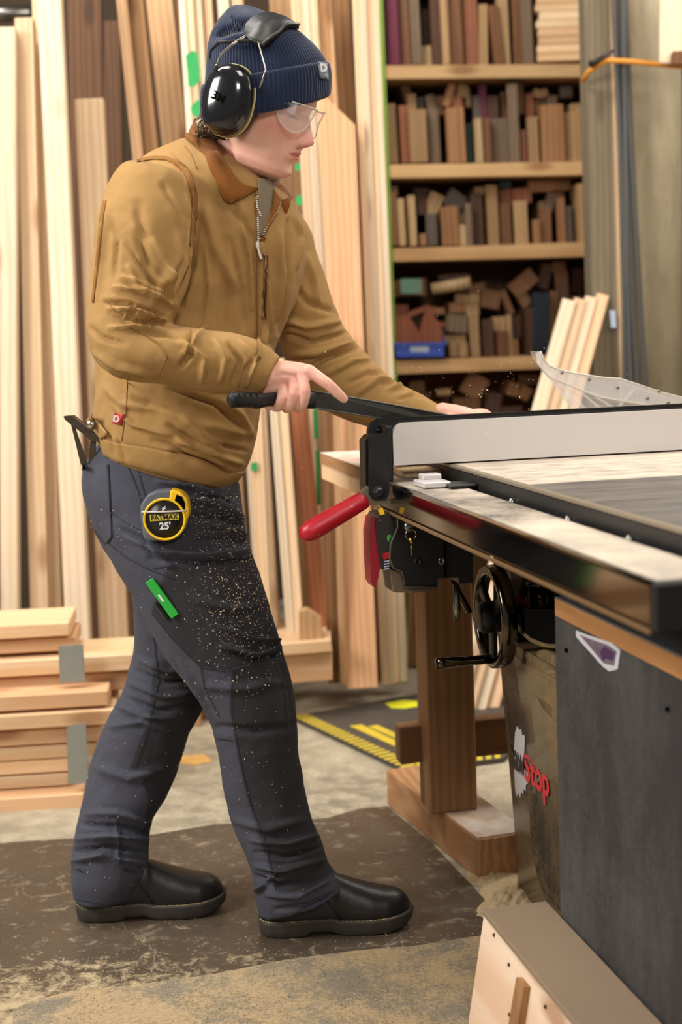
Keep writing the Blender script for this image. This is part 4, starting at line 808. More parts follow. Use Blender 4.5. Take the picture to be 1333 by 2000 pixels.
# ------------------------------------------------------------------ the person
def ring(x1, y1, x2, y2, Y, d, dz=0., e=2.0, n=40):
    A = P(x1, y1, Y); B = P(x2, y2, Y); return ((A+B)/2, (B-A)/2, Vector((0, d, dz)), e)
def rlerp(rs, k=4):
    """Catmull-Rom interpolation of ring specs"""
    out = []
    def g(i): return rs[max(0, min(len(rs)-1, i))]
    for i in range(len(rs)-1):
        for j in range(k):
            t = j/k; r = []
            for c in range(4):
                a, b_, c_, d = g(i-1)[c], g(i)[c], g(i+1)[c], g(i+2)[c]
                r.append((b_*2 + (c_-a)*t + (a*2-b_*5+c_*4-d)*(t*t) + (b_*3-a-c_*3+d)*(t**3))*.5)
            out.append(tuple(r))
    out.append(rs[-1]); return out
def ringpts(r, n=40):
    c, a, b_, e = r; pts = []
    for k in range(n):
        t = 2*math.pi*k/n; ct, st = math.cos(t), math.sin(t); p = 2/e
        pts.append(c + a*math.copysign(abs(ct)**p, ct) + b_*math.copysign(abs(st)**p, st))
    return pts
def body_loft(mb, specs, k=4, n=40):
    rs = rlerp([ring(*s) for s in specs], k); mb.loft([ringpts(r, n) for r in rs]); return mb
def swept(mb, pts, rs, k=4, n=14):
    """chain with rounded ends through 3D points"""
    pts = [Vector(p) for p in pts]; P2, R2 = [], []
    def g(l, i): return l[max(0, min(len(l)-1, i))]
    for i in range(len(pts)-1):
        for j in range(k):
            t = j/k; a, b_, c_, d = g(pts, i-1), g(pts, i), g(pts, i+1), g(pts, i+2)
            P2.append((b_*2+(c_-a)*t+(a*2-b_*5+c_*4-d)*(t*t)+(b_*3-a-c_*3+d)*(t**3))*.5); R2.append(rs[i]*(1-t)+rs[i+1]*t)
    P2.append(pts[-1]); R2.append(rs[-1]); mb.tube(P2, R2, n)
    for p, r in ((pts[0], rs[0]), (pts[-1], rs[-1])): mb.ell(Matrix.Translation(p), r, r, r, n, 8)
    return mb
def remesh(mb, voxel, smooth=4, fac=.5):
    me = bpy.data.meshes.new('tmp'); me.from_pydata([tuple(v) for v in mb.v], [], mb.f)
    o = bpy.data.objects.new('tmp', me); COL.objects.link(o)
    md = o.modifiers.new('r', 'REMESH'); md.mode = 'VOXEL'; md.voxel_size = voxel; md.adaptivity = 0
    if smooth: s = o.modifiers.new('s', 'SMOOTH'); s.factor = fac; s.iterations = smooth
    dg = bpy.context.evaluated_depsgraph_get(); m2 = bpy.data.meshes.new_from_object(o.evaluated_get(dg))
    COL.objects.unlink(o); bpy.data.objects.remove(o); bpy.data.meshes.remove(me)
    return m2
def arrays(me):
    n = len(me.vertices); V = np.empty(n*3); me.vertices.foreach_get('co', V); Nn = np.empty(n*3); me.vertices.foreach_get('normal', Nn)
    return V.reshape(-1, 3), Nn.reshape(-1, 3)
cO, cF, cR, cU = (np.array(v) for v in (CO, cf, CR, CU))
def npx(V):
    q = V-cO; z = q@cF; return CX+FPX*(q@cR)/z, CY-FPX*(q@cU)/z
FA = 1.0; FW = 1.0
def fold(me, strokes, yr=(0, 9), keep=.0):
    """raise (or press in) soft ridges of cloth along pixel polylines: (points, height in mm, width in px)"""
    V, Nn = arrays(me); x, y = npx(V); vd = cO-V; vd /= np.linalg.norm(vd, axis=1)[:, None]; fac = (Nn*vd).sum(1)
    wgt = np.clip((fac-.02)/.35, 0, 1); wgt *= (V[:, 1] > yr[0]) & (V[:, 1] < yr[1])
    D = np.zeros(len(V))
    for pts, amp, wd in strokes:
        amp *= FA; wd *= FW
        best = np.full(len(V), 1e9); bt = np.zeros(len(V)); L = [0]
        for i in range(len(pts)-1): L.append(L[-1]+math.dist(pts[i], pts[i+1]))
        for i in range(len(pts)-1):
            ax, ay = pts[i]; bx, by = pts[i+1]; dx, dy = bx-ax, by-ay; l2 = dx*dx+dy*dy
            t = np.clip(((x-ax)*dx+(y-ay)*dy)/l2, 0, 1); d = np.hypot(x-ax-t*dx, y-ay-t*dy)
            mk = d < best; best = np.where(mk, d, best); bt = np.where(mk, (L[i]+t*math.sqrt(l2))/L[-1], bt)
        tp = np.sqrt(np.clip(np.sin(np.pi*np.clip(bt, .0, 1)*.96+.06), 0, 1))
        D += amp*.001*tp*(np.exp(-(best/wd)**2)*1.35-.35*np.exp(-(best/(2.3*wd))**2))
    V2 = V + Nn*(D*wgt)[:, None]; me.vertices.foreach_set('co', V2.ravel()); me.update()
def nz(me, amp, scale, stretch=(1, 1, 1)):
    V, Nn = arrays(me); d = np.array([mnoise.fractal(Vector((v[0]*scale*stretch[0], v[1]*scale*stretch[1], v[2]*scale*stretch[2])), 1.0, 2.0, 3) for v in V])
    V2 = V+Nn*(d*amp)[:, None]; me.vertices.foreach_set('co', V2.ravel()); me.update()
def finish(me, name, mat, parent):
    base = MW[parent]; me.transform(base.inverted()); me.polygons.foreach_set('use_smooth', [True]*len(me.polygons)); me.materials.clear(); me.materials.append(mat); me.update()
    me.name = name; o = bpy.data.objects.new(name, me); COL.objects.link(o); o.parent = parent; MW[o] = base; return o
def bvh(me): return BVHTree.FromPolygons([v.co.copy() for v in me.vertices], [list(p.vertices) for p in me.polygons])
def rc(trees, x, y, off=.001):
    d = ray(x, y).normalized(); best = None
    for t in trees:
        h = t.ray_cast(CO, d)
        if h[0] is not None and (best is None or h[3] < best[3]): best = h
    if best is None: return None
    n = best[1] if best[1].dot(d) < 0 else -best[1]
    return best[0]+n*off
def dense(pts, step=6):
    out = []
    for i in range(len(pts)-1):
        k = max(1, int(math.dist(pts[i], pts[i+1])/step))
        out += [(pts[i][0]+(pts[i+1][0]-pts[i][0])*j/k, pts[i][1]+(pts[i+1][1]-pts[i][1])*j/k) for j in range(k)]
    return out+[pts[-1]]
def seam(trees, pts, r, name, mat, parent, off=.0006, step=6):
    q = [rc(trees, x, y, off) for x, y in dense(pts, step)]; q = [p for p in q if p is not None]
    if len(q) < 2: return None
    mb = MB(); mb.tube(q, r, 6); return mb.build(name, mat, parent)
def patch(trees, eA, eB, off, th, name, mat, parent, nu=24, nv=10, bulge=0.):
    """sheet of cloth between two pixel polylines laid on the surface, with thickness"""
    def samp(pl, t):
        L = [0]
        for i in range(len(pl)-1): L.append(L[-1]+math.dist(pl[i], pl[i+1]))
        s = t*L[-1]
        for i in range(len(pl)-1):
            if s <= L[i+1]+1e-9: f = (s-L[i])/(L[i+1]-L[i]+1e-9); return (pl[i][0]+(pl[i+1][0]-pl[i][0])*f, pl[i][1]+(pl[i+1][1]-pl[i][1])*f)
        return pl[-1]
    lastp = None; top = []
    for j in range(nv+1):
        row = []
        for i in range(nu+1):
            a, b_ = samp(eA, i/nu), samp(eB, i/nu); s = j/nv; x, y = a[0]+(b_[0]-a[0])*s, a[1]+(b_[1]-a[1])*s
            p = rc(trees, x, y, off+bulge*math.sin(math.pi*s)*math.sin(math.pi*i/nu))
            if p is None: p = P(x, y, lastp.y) if lastp else P(x, y, 2.75)
            lastp = p; row.append(p)
        top.append(row)
    n = nu+1; T = [p for r in top for p in r]; view = [(CO-p).normalized() for p in T]; K = len(T)
    fs = [];
    for j in range(nv):
        for i in range(nu): q = [j*n+i, j*n+i+1, (j+1)*n+i+1, (j+1)*n+i]; fs.append(q); fs.append([k+K for k in q[::-1]])
    rim = [i for i in range(n)]+[j*n+nu for j in range(1, nv+1)]+[nv*n+i for i in range(nu-1, -1, -1)]+[j*n for j in range(nv-1, 0, -1)]
    for a, b_ in zip(rim, rim[1:]+rim[:1]): fs.append([b_, a, a+K, b_+K])
    mb = MB(); mb.add(T+[p-v*th for p, v in zip(T, view)], fs, True)
    o = mb.build(name, mat, parent); return o
# --- cloth and skin materials
def cloth(name, col, weave=900, var=.10, rough=.85, bump=.25, sheen=.03, dust=None, dl=.6, crease=0., second=None):
    t = NT(name); b = t.b; v = t.coord(rnd=False); n1 = t.noise(v, 5, 4, .6); n2 = t.noise(v, weave, 2, .6)
    c1 = tuple(c*(1-var) for c in col[:3])+(1,); c2 = tuple(min(1, c*(1+var)) for c in col[:3])+(1,)
    base = t.mix(n1, c1, c2); base = t.mix(t.ramp(n2, [(.35, (.25,)*3), (.7, (0, 0, 0))]), base, tuple(c*.6 for c in col[:3])+(1,))
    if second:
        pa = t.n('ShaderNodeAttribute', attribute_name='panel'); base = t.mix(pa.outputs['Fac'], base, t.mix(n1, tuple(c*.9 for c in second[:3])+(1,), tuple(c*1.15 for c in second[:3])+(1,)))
    if dust:
        n3 = t.noise(v, 16, 7, .75); n4 = t.noise(v, 420, 2, .6); ma = t.n('ShaderNodeMath', operation='MULTIPLY_ADD', i_1=.5); t.l(n4, ma.inputs[0]); t.l(n3, ma.inputs[2])
        base = t.mix(t.ramp(ma.outputs[0], [(dl+.2, (0, 0, 0)), (dl+.42, (.7,)*3)]), base, dust)
    t.l(base, b.inputs['Base Color']); b.inputs['Roughness'].default_value = rough; b.inputs['Sheen Weight'].default_value = sheen; b.inputs['Specular IOR Level'].default_value = .25
    t.bump(n2, bump, .0006)
    if crease:
        cr = t.noise(v, 6.5, 2, .45, .8); ab = t.n('ShaderNodeMath', operation='PINGPONG', i_1=.22); t.l(cr, ab.inputs[0])
        bp = t.n('ShaderNodeBump', i_Strength=1.0, i_Distance=crease); t.l(ab.outputs[0], bp.inputs['Height'])
        fine_b = [n_ for n_ in t.t.nodes if n_.type == 'BUMP' and n_ != bp][0]; t.l(bp.outputs[0], fine_b.inputs['Normal'])
    return t.m
M['canvas'] = cloth('tan work canvas', srgb(167, 130, 78), 700, .08, crease=.009)
M['cord'] = cloth('brown corduroy', srgb(132, 80, 30), 500, .12, sheen=.05)
M['thread'] = plain('tan stitching', srgb(156, 114, 66), .8)
M['seamdark'] = plain('dark seam', srgb(140, 100, 56), .9)
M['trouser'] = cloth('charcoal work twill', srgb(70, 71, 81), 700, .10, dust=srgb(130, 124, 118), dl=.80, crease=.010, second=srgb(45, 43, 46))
M['trouser_d'] = cloth('dark charcoal knee cloth', srgb(44, 42, 44), 700, .10, dust=srgb(140, 130, 120), dl=.76, crease=.008)
M['tseam'] = plain('dark trouser seam', srgb(44, 45, 54), .9)
M['knit'] = cloth('navy rib knit', srgb(20, 34, 62), 500, .10, sheen=.3, bump=.4)
M['leather'] = plain('black oiled leather', srgb(27, 25, 25), .42, var=.25, vscale=12, bump=.25, bscale=220)
M['sole'] = plain('dark grey rubber sole', srgb(60, 56, 49), .6, var=.3, vscale=14, bump=.2)
M['welt'] = plain('yellowish welt stitching', srgb(190, 170, 112), .7)
def skinmat():
    t = NT('skin'); b = t.b; at = t.n('ShaderNodeAttribute', attribute_name='tint'); v = t.coord(rnd=False)
    n = t.noise(v, 45, 5, .6)
    base = t.mix(t.ramp(n, [(.35, (0, 0, 0)), (.7, (.5,)*3)]), srgb(238, 188, 166), srgb(218, 150, 130))
    t.l(t.mix(at.outputs['Alpha'], base, at.outputs['Color']), b.inputs['Base Color'])
    b.inputs['Roughness'].default_value = .48; b.inputs['Subsurface Weight'].default_value = .25; b.inputs['Subsurface Radius'].default_value = (1, .35, .2); b.inputs['Subsurface Scale'].default_value = .006
    t.bump(t.noise(v, 520, 3), .12, .0006); return t.m
M['skin'] = skinmat()
person = empty('person', Matrix.Translation(Vector((-.22, 2.8, .0035))), 'person in tan canvas jacket, grey trousers and navy hat bending over the table saw', 'person')
# --- head frame
al, ta = math.radians(20), math.radians(21)
fh = Vector((math.cos(al)*math.cos(ta), -math.sin(al)*math.cos(ta), -math.sin(ta)))
rh = Vector((-math.sin(al), -math.cos(al), 0))           # her right side, towards the camera
uh = rh.cross(fh).normalized()
if uh.z < 0: uh = -uh
HM0 = Matrix.Identity(4)
lh = -rh
for i in range(3): HM0[i][0] = fh[i]; HM0[i][1] = lh[i]; HM0[i][2] = uh[i]
nose = P(613, 283, 2.765)
ho = nose - (HM0.to_3x3() @ Vector((.1165, 0, -.046)))
HM = Matrix.Translation(ho) @ HM0
def build_head():
    zs = np.linspace(-.134, .118, 156); nth = 220; mb = MB(); rings = []
    def ip(z, xs, ys): return float(np.interp(z, xs, ys))
    for z in zs:
        front = ip(z, [-.134, -.128, -.124, -.118, -.108, -.094, -.080, -.060, -.045, -.02, 0, .012, .03, .06, .085, .105, .118], [.020, .052, .066, .078, .085, .083, .086, .089, .088, .086, .085, .090, .093, .088, .070, .040, .003])
        back = ip(z, [-.128, -.11, -.09, -.06, -.03, 0, .03, .06, .085, .105, .118], [.01, .020, .040, .062, .078, .090, .096, .092, .075, .045, .003])
        wd = ip(z, [-.134, -.128, -.118, -.104, -.08, -.06, -.04, -.01, .02, .05, .08, .105, .118], [.012, .026, .040, .049, .056, .060, .064, .071, .074, .073, .060, .035, .003])
        rings.append([])
        for k in range(nth):
            th = 2*math.pi*k/nth; c, s = math.cos(th), math.sin(th)
            pe = 2/2.25 if c > 0 else 1.
            x = (front if c > 0 else back)*math.copysign(abs(c)**pe, c); y = wd*math.copysign(abs(s)**pe, s)
            sk = 1-.10*max(0, min(1, (z-.03)/.04)); x *= sk; y *= sk
            if c > 0:
                ay = abs(y); gs = lambda v, m, w_: math.exp(-((v-m)/w_)**2)
                # nose
                hN = ip(z, [-.066, -.062, -.055, -.049, -.042, -.03, -.015, 0, .010, .02], [0, .003, .012, .0255, .0295, .0225, .015, .008, .003, 0])
                wN = ip(z, [-.06, -.045, -.02, .0, .02], [.0115, .0115, .0085, .0085, .012])
                x += hN*gs(y, 0, wN)
                x += .011*gs(ay, .0135, .0060)*gs(z, -.0505, .0075)
                x += -.007*gs(ay, .0085, .003)*gs(z, -.0600, .0035)
                # eyes
                x += -.016*gs(ay, .031, .0160)*gs(z, -.003, .0125)
                x += .0105*gs(ay, .031, .0115)*gs(z, -.005, .0080)
                x += -.0012*gs(ay, .031, .0125)*gs(z, -.0095, .0011)
                x += -.0015*gs(ay, .031, .0135)*gs(z, .0035, .0018)
                x += .0045*gs(ay, .028, .018)*gs(z, .015, .007)
                # cheeks, muzzle
                x += .006*gs(ay, .042, .018)*gs(z, -.032, .017)
                x += -.003*gs(ay, .030, .006)*gs(z, -.062, .014)
                x += .0045*gs(y, 0, .024)*gs(z, -.072, .017)
                # lips and chin
                x += .0055*gs(y, 0, .019)*gs(z, -.0685, .0035)
                x += .0060*gs(y, 0, .017)*gs(z, -.0790, .0042)
                x += -.0050*gs(y, 0, .021)*gs(z, -.0738, .0013)
                x += -.0015*gs(y, 0, .0035)*gs(z, -.063, .004)
                x += -.003*gs(y, 0, .016)*gs(z, -.0885, .004)
                x += .0065*gs(y, 0, .017)*gs(z, -.110, .012)
            rings[-1].append(HM @ Vector((x, y, z)))
    mb.loft(rings); return mb
body = build_head()
# neck, torso, arms, legs (slim, inside the clothes)
body_loft(body, [(395, 480, 535, 500, 2.87, .09), (398, 420, 530, 440, 2.865, .070), (404, 372, 524, 392, 2.86, .060), (408, 322, 522, 352, 2.85, .058), (415, 270, 525, 310, 2.835, .058)], 4, 32)
body_loft(body, [(215, 1000, 440, 1020, 2.85, .12), (215, 900, 440, 930, 2.85, .12), (215, 800, 480, 820, 2.85, .125), (220, 680, 500, 700, 2.85, .135), (220, 560, 530, 600, 2.87, .135), (245, 455, 545, 500, 2.88, .14), (310, 385, 555, 450, 2.87, .125), (375, 345, 540, 415, 2.86, .10), (400, 320, 535, 390, 2.86, .06)], 3, 32)
swept(body, [P(315, 400, 2.76), P(268, 520, 2.67), P(248, 650, 2.60), P(330, 690, 2.585), P(440, 715, 2.60), P(535, 738, 2.61)], [.050, .050, .045, .043, .034, .023])
swept(body, [P(535, 430, 2.95), P(568, 508, 3.0), P(589, 590, 3.02), P(612, 668, 3.03), P(658, 736, 3.025), P(727, 786, 3.0), P(811, 813, 2.96), P(868, 822, 2.935)], [.05, .05, .045, .042, .040, .035, .028, .022])
swept(body, [P(330, 1000, 2.82), P(385, 1155, 2.79), P(447, 1292, 2.77), P(497, 1410, 2.765), P(518, 1550, 2.77), P(560, 1700, 2.745), P(580, 1790, 2.735)], [.085, .078, .066, .055, .048, .036, .034])
swept(body, [P(335, 1000, 2.90), P(348, 1180, 2.93), P(318, 1365, 2.93), P(268, 1478, 2.91), P(226, 1605, 2.875), P(208, 1735, 2.845), P(205, 1770, 2.84)], [.080, .074, .060, .052, .046, .036, .034])
# right hand
def ch(pts, rs): swept(body, [P(*p) for p in pts], rs, 4, 14)
W0 = (532, 738, 2.61)
ch([(528, 728, 2.612), (560, 722, 2.612), (602, 725, 2.604)], [.018, .016, .0125])
ch([(530, 734, 2.608), (562, 728, 2.602), (588, 731, 2.598)], [.020, .017, .0125])
ch([(528, 744, 2.608), (556, 740, 2.600), (572, 741, 2.597)], [.020, .016, .0120])
ch([(526, 754, 2.610), (545, 756, 2.602), (554, 754, 2.600)], [.019, .015, .0115])
ch([(524, 755, 2.615), (528, 775, 2.610), (527, 790, 2.612)], [.018, .0155, .011])
ch([(604, 726, 2.600), (640, 750, 2.594), (658, 766, 2.598), (672, 779, 2.603)], [.0128, .0102, .0096, .0078])
ch([(588, 731, 2.596), (595, 766, 2.578), (590, 792, 2.588), (582, 798, 2.606)], [.0122, .0110, .0098, .0085])
ch([(571, 741, 2.596), (572, 772, 2.578), (566, 794, 2.587), (559, 798, 2.604)], [.0118, .0106, .0094, .0082])
ch([(553, 753, 2.597), (551, 778, 2.580), (544, 794, 2.588), (538, 796, 2.602)], [.0108, .0096, .0086, .0076])
ch([(534, 758, 2.632), (566, 770, 2.652), (582, 774, 2.655), (594, 776, 2.655)], [.015, .0125, .0105, .0085])
# left hand resting on the table
ch([(866, 808, 2.93), (893, 812, 2.915), (915, 816, 2.905)], [.022, .019, .013])
ch([(866, 808, 2.94), (893, 808, 2.93), (922, 811, 2.925)], [.022, .018, .0125])
ch([(866, 808, 2.95), (893, 808, 2.945), (924, 811, 2.945)], [.022, .018, .012])
ch([(866, 810, 2.96), (890, 812, 2.96), (918, 816, 2.965)], [.020, .016, .0115])
for (x, y, Y, s) in ((915, 816, 2.905, .95), (922, 811, 2.925, 1.0), (924, 811, 2.945, .97), (918, 816, 2.965, .8)):
    ch([(x, y, Y), (x+26*s, y-2, Y-.003), (x+46*s, y+22, Y-.004), (x+54*s, y+62, Y)], [.0118, .0098, .009, .0078])
ch([(880, 820, 2.905), (900, 838, 2.885), (925, 858, 2.875), (940, 880, 2.87)], [.014, .012, .0105, .0085])
bm_ = remesh(body, .0021, 2, .5)
V, Nn = arrays(bm_)
HI = np.array(HM.inverted()); Lc = V@HI[:3, :3].T+HI[:3, 3]
inh = (np.linalg.norm(Lc, axis=1) < .19) & (Lc[:, 0] > 0)
def g2(y0, z0, wy, wz, sym=False):
    yy = np.abs(Lc[:, 1]) if sym else Lc[:, 1]; return np.exp(-((yy-y0)/wy)**2-((Lc[:, 2]-z0)/wz)**2)*inh
tint = np.zeros((len(V), 4))
def addt(col, a):
    a = np.clip(a, 0, 1); na = tint[:, 3]+a*(1-tint[:, 3])
    for c in range(3): tint[:, c] = np.where(na > 1e-4, (tint[:, c]*tint[:, 3]*(1-a)+col[c]*a)/np.maximum(na, 1e-4), col[c])
    tint[:, 3] = na
lipmask = g2(0, -.0735, .024, .0088)*(Lc[:, 0] > .07)
addt(srgb(214, 110, 100), .40*g2(.045, -.035, .022, .02, True)); addt(srgb(214, 104, 92), .45*g2(0, -.048, .016, .012))
addt(srgb(204, 112, 104), np.clip((lipmask-.35)*3, 0, .8))
addt(srgb(120, 56, 52), np.clip((g2(0, -.0738, .022, .0016)-.2)*1.2, 0, .8))
addt(srgb(60, 34, 28), np.clip((g2(.0085, -.0605, .0038, .0028, True)-.3)*1.5, 0, .8))
addt(srgb(150, 112, 84), np.clip((g2(.031, .0205, .017, .0032, True)-.25)*1.1, 0, .7))
addt(srgb(70, 44, 36), np.clip((g2(.031, -.0105, .0140, .0022, True)-.2)*1.6, 0, .9)); addt(srgb(196, 126, 110), .5*g2(.031, -.004, .016, .008, True))
hx, hy = npx(V); hand = (V[:, 1] < 2.68) & (hx > 505) & (hy > 690) & (hy < 830)
for (kx, ky) in ((604, 724), (588, 731), (572, 741), (555, 753), (640, 752), (596, 768), (573, 775), (551, 781)):
    addt(srgb(214, 122, 112), .40*np.exp(-((hx-kx)**2+(hy-ky)**2)/100.)*hand)
addt(srgb(228, 168, 156), np.clip(1.6*np.exp(-(((hx-674)/7)**2+((hy-775)/5)**2)), 0, .8)*hand)
fold(bm_, [([(578, 738), (584, 765), (583, 795)], -1.6, 2.2), ([(562, 746), (562, 775), (556, 796)], -1.6, 2.2), ([(570, 725), (600, 727)], .8, 5), ([(548, 737), (570, 739)], .9, 4), ([(545, 722), (575, 728)], .8, 4), ([(637, 744), (634, 752)], -.7, 1.5), ([(642, 748), (639, 757)], -.7, 1.5)], (2.4, 2.68))
at = bm_.color_attributes.new('tint', 'FLOAT_COLOR', 'POINT'); at.data.foreach_set('color', tint.ravel())
T_body = bvh(bm_)
finish(bm_, 'body', M['skin'], person)
# --- jacket
FA = 2.3; FW = .64
jk = MB()
body_loft(jk, [(208, 888, 448, 955, 2.845, .130, 0, 2.3), (200, 874, 478, 924, 2.845, .145, 0, 2.3), (190, 838, 499, 868, 2.845, .155, 0, 2.3), (187, 790, 508, 815, 2.845, .160, 0, 2.2), (188, 735, 515, 755, 2.855, .158, 0, 2.2), (190, 670, 532, 695, 2.865, .160, 0, 2.1), (190, 600, 556, 640, 2.875, .163, 0, 2.1), (190, 520, 585, 570, 2.88, .170, 0, 2.1), (194, 440, 598, 505, 2.88, .175, 0, 2.1), (216, 368, 594, 446, 2.88, .172, 0, 2.1), (275, 312, 584, 408, 2.875, .158, 0, 2.0), (335, 280, 570, 388, 2.865, .130, 0, 2.0), (382, 264, 548, 374, 2.86, .085, 0, 2.0)], 4, 64)
body_loft(jk, [(285, 318, 360, 345, 2.79, .05), (242, 318, 378, 348, 2.735, .080), (205, 372, 384, 398, 2.705, .092), (186, 448, 380, 468, 2.68, .095), (178, 525, 368, 552, 2.655, .088), (172, 596, 345, 612, 2.63, .083), (173, 655, 334, 634, 2.615, .080), (190, 708, 345, 636, 2.605, .078), (240, 742, 382, 641, 2.600, .075), (318, 750, 425, 648, 2.600, .068), (392, 765, 470, 653, 2.602, .062), (455, 772, 512, 668, 2.606, .056), (512, 769, 546, 697, 2.612, .046)], 5, 48)
body_loft(jk, [(470, 400, 570, 395, 2.95, .05), (500, 440, 602, 440, 2.99, .075), (520, 520, 617, 488, 3.01, .085), (535, 610, 643, 562, 3.03, .085), (556, 700, 668, 628, 3.035, .082), (610, 780, 706, 682, 3.03, .075), (690, 826, 765, 737, 3.00, .068), (790, 842, 832, 776, 2.96, .055), (856, 846, 874, 800, 2.935, .040)], 5, 44)
jm = remesh(jk, .0042, 3, .5)
fold(jm, [  # near sleeve
 ([(330, 380), (352, 440), (350, 500), (300, 590)], 5, 16), ([(262, 440), (300, 500), (345, 560)], 4, 9), ([(250, 480), (290, 540), (335, 582)], -4, 8), ([(318, 360), (344, 420), (358, 500)], -4, 9), ([(240, 540), (280, 556), (330, 575)], 5, 7), ([(362, 380), (372, 430), (366, 500), (345, 570)], 4, 7), ([(215, 430), (230, 470), (225, 540)], -3, 9), ([(300, 470), (330, 540), (345, 610)], 5, 10), ([(270, 400), (280, 480), (300, 560)], -4, 16), ([(222, 560), (280, 570), (335, 596)], 6, 7),
 ([(205, 590), (250, 592), (320, 618)], -7, 6), ([(212, 604), (260, 606), (322, 625)], 7, 6), ([(225, 618), (270, 626), (325, 632)], -7, 5), ([(215, 640), (262, 640), (320, 648)], 6, 7), ([(240, 622), (262, 598), (285, 608)], 5, 4),
 ([(210, 400), (195, 500), (190, 580)], 4, 12), ([(250, 520), (270, 560), (330, 590)], 5, 9), ([(345, 660), (400, 700), (395, 745)], 5, 9), ([(372, 652), (372, 690), (350, 720)], -5, 8), ([(420, 665), (440, 700), (430, 745)], 6, 9), ([(448, 670), (470, 705), (455, 750)], -6, 9),
 ([(470, 668), (500, 700), (480, 755)], 6, 8), ([(505, 690), (480, 720), (470, 740)], -3, 6), ([(185, 690), (230, 715), (300, 735)], 4, 9), ([(400, 640), (380, 665), (360, 690)], 5, 7), ([(290, 650), (330, 655), (360, 668)], -5, 7), ([(180, 640), (200, 660), (245, 672)], -4, 8)], (2.3, 2.72))
fold(jm, [  # torso
 ([(400, 400), (420, 480), (460, 560)], 4, 18), ([(470, 420), (488, 500), (492, 600)], 4, 8), ([(450, 470), (470, 560), (478, 640)], -3, 9), ([(400, 470), (410, 560), (400, 640)], 3, 9), ([(398, 850), (430, 870), (480, 880)], -5, 6), ([(260, 780), (330, 800), (400, 828)], -4, 9), ([(220, 790), (260, 830), (330, 850)], 4, 9), ([(330, 760), (420, 790), (470, 830)], -4, 8), ([(385, 420), (375, 520), (350, 600)], -6, 10), ([(430, 450), (440, 560), (430, 640)], -3, 20), ([(350, 860), (400, 880), (470, 905)], 8, 9), ([(340, 885), (400, 902), (450, 925)], -7, 8), ([(360, 820), (400, 850), (440, 880)], 7, 12), ([(330, 830), (380, 866), (430, 895)], -6, 9), ([(300, 790), (400, 830), (490, 850)], 4, 12),
 ([(430, 780), (470, 810), (495, 850)], 4, 12), ([(210, 760), (240, 790), (300, 800)], 4, 12), ([(508, 470), (520, 560), (530, 640)], 4, 9), ([(545, 450), (548, 540), (540, 620)], 5, 9), ([(562, 430), (560, 540), (545, 650)], -6, 8), ([(575, 420), (590, 460), (580, 520)], 4, 9), ([(520, 640), (510, 670), (530, 690)], 6, 8), ([(450, 390), (470, 430), (498, 470)], -3, 12), ([(400, 300), (440, 360), (480, 420)], 3, 14),
 ([(505, 372), (508, 500), (508, 700)], 3, 5), ([(330, 300), (365, 340), (376, 400)], 4, 7), ([(300, 860), (330, 870), (380, 900)], -4, 8), ([(230, 860), (240, 880), (246, 900)], -3, 5), ([(212, 850), (220, 870), (222, 890)], -3, 5)], (2.62, 2.95))
fold(jm, [  # far sleeve
 ([(560, 540), (600, 590), (650, 610)], -5, 10), ([(548, 620), (600, 640), (668, 628)], 7, 9), ([(552, 650), (610, 668), (684, 648)], -7, 8), ([(560, 690), (620, 690), (690, 668)], 7, 9), ([(600, 720), (640, 700), (700, 680)], -6, 7), ([(640, 730), (690, 706), (722, 702)], 5, 7), ([(600, 500), (615, 560), (620, 600)], 5, 10), ([(760, 760), (790, 750), (815, 762)], 5, 7), ([(780, 780), (810, 768), (845, 782)], -5, 6), ([(680, 750), (720, 728), (750, 728)], -4, 8), ([(700, 770), (740, 742), (775, 742)], 5, 8), ([(575, 560), (560, 600), (550, 640)], -5, 8)], (2.86, 3.3))
nz(jm, .0028, 16)
T_j = bvh(jm); jacket = finish(jm, 'jacket', M['canvas'], person); TJ = [T_j]
# waistband: extra layer
patch(TJ, [(196, 850), (215, 862), (300, 874), (390, 898), (440, 924), (478, 918)], [(203, 887), (230, 900), (300, 921), (380, 944), (436, 955), (455, 950)], .003, .006, 'waistband', M['canvas'], jacket, 50, 6)
seam(TJ, [(206, 861), (260, 868), (330, 880), (390, 897), (435, 918), (468, 924)], .0012, 'seam', M['seamdark'], jacket, .002)
for pl in ([(379, 480), (372, 510), (358, 545)], [(225, 618), (255, 640), (310, 668), (326, 694), (306, 740)],
           [(250, 735), (246, 800), (238, 860), (232, 905)],[(360, 285), (372, 300), (385, 330)], [(485, 700), (470, 735), (462, 768)], [(205, 586), (225, 606), (240, 616)], [(372, 640), (368, 672), (352, 712)]):
    seam(TJ, pl, .0010, 'seam', M['thread'], jacket, .0008)
M['canvas_d'] = cloth('brown taped seam', srgb(142, 98, 46), 500, .12, bump=.5)
patch(TJ, [(266, 311), (300, 305), (328, 306), (354, 317), (375, 340), (386, 380), (385, 430), (379, 480)], [(268, 317), (302, 312), (326, 314), (347, 325), (364, 347), (374, 385), (374, 430), (370, 478)], .0015, .0015, 'taped_seam', M['canvas_d'], jacket, 60, 3)
patch(TJ, [(209, 392), (203, 420), (192, 520), (184, 592)], [(202, 392), (196, 420), (186, 520), (179, 590)], .001, .0015, 'taped_seam', M['canvas_d'], jacket, 40, 2)
seam(TJ, [(230, 624), (312, 674), (328, 700)], .0008, 'seam', M['seamdark'], jacket, .0006)
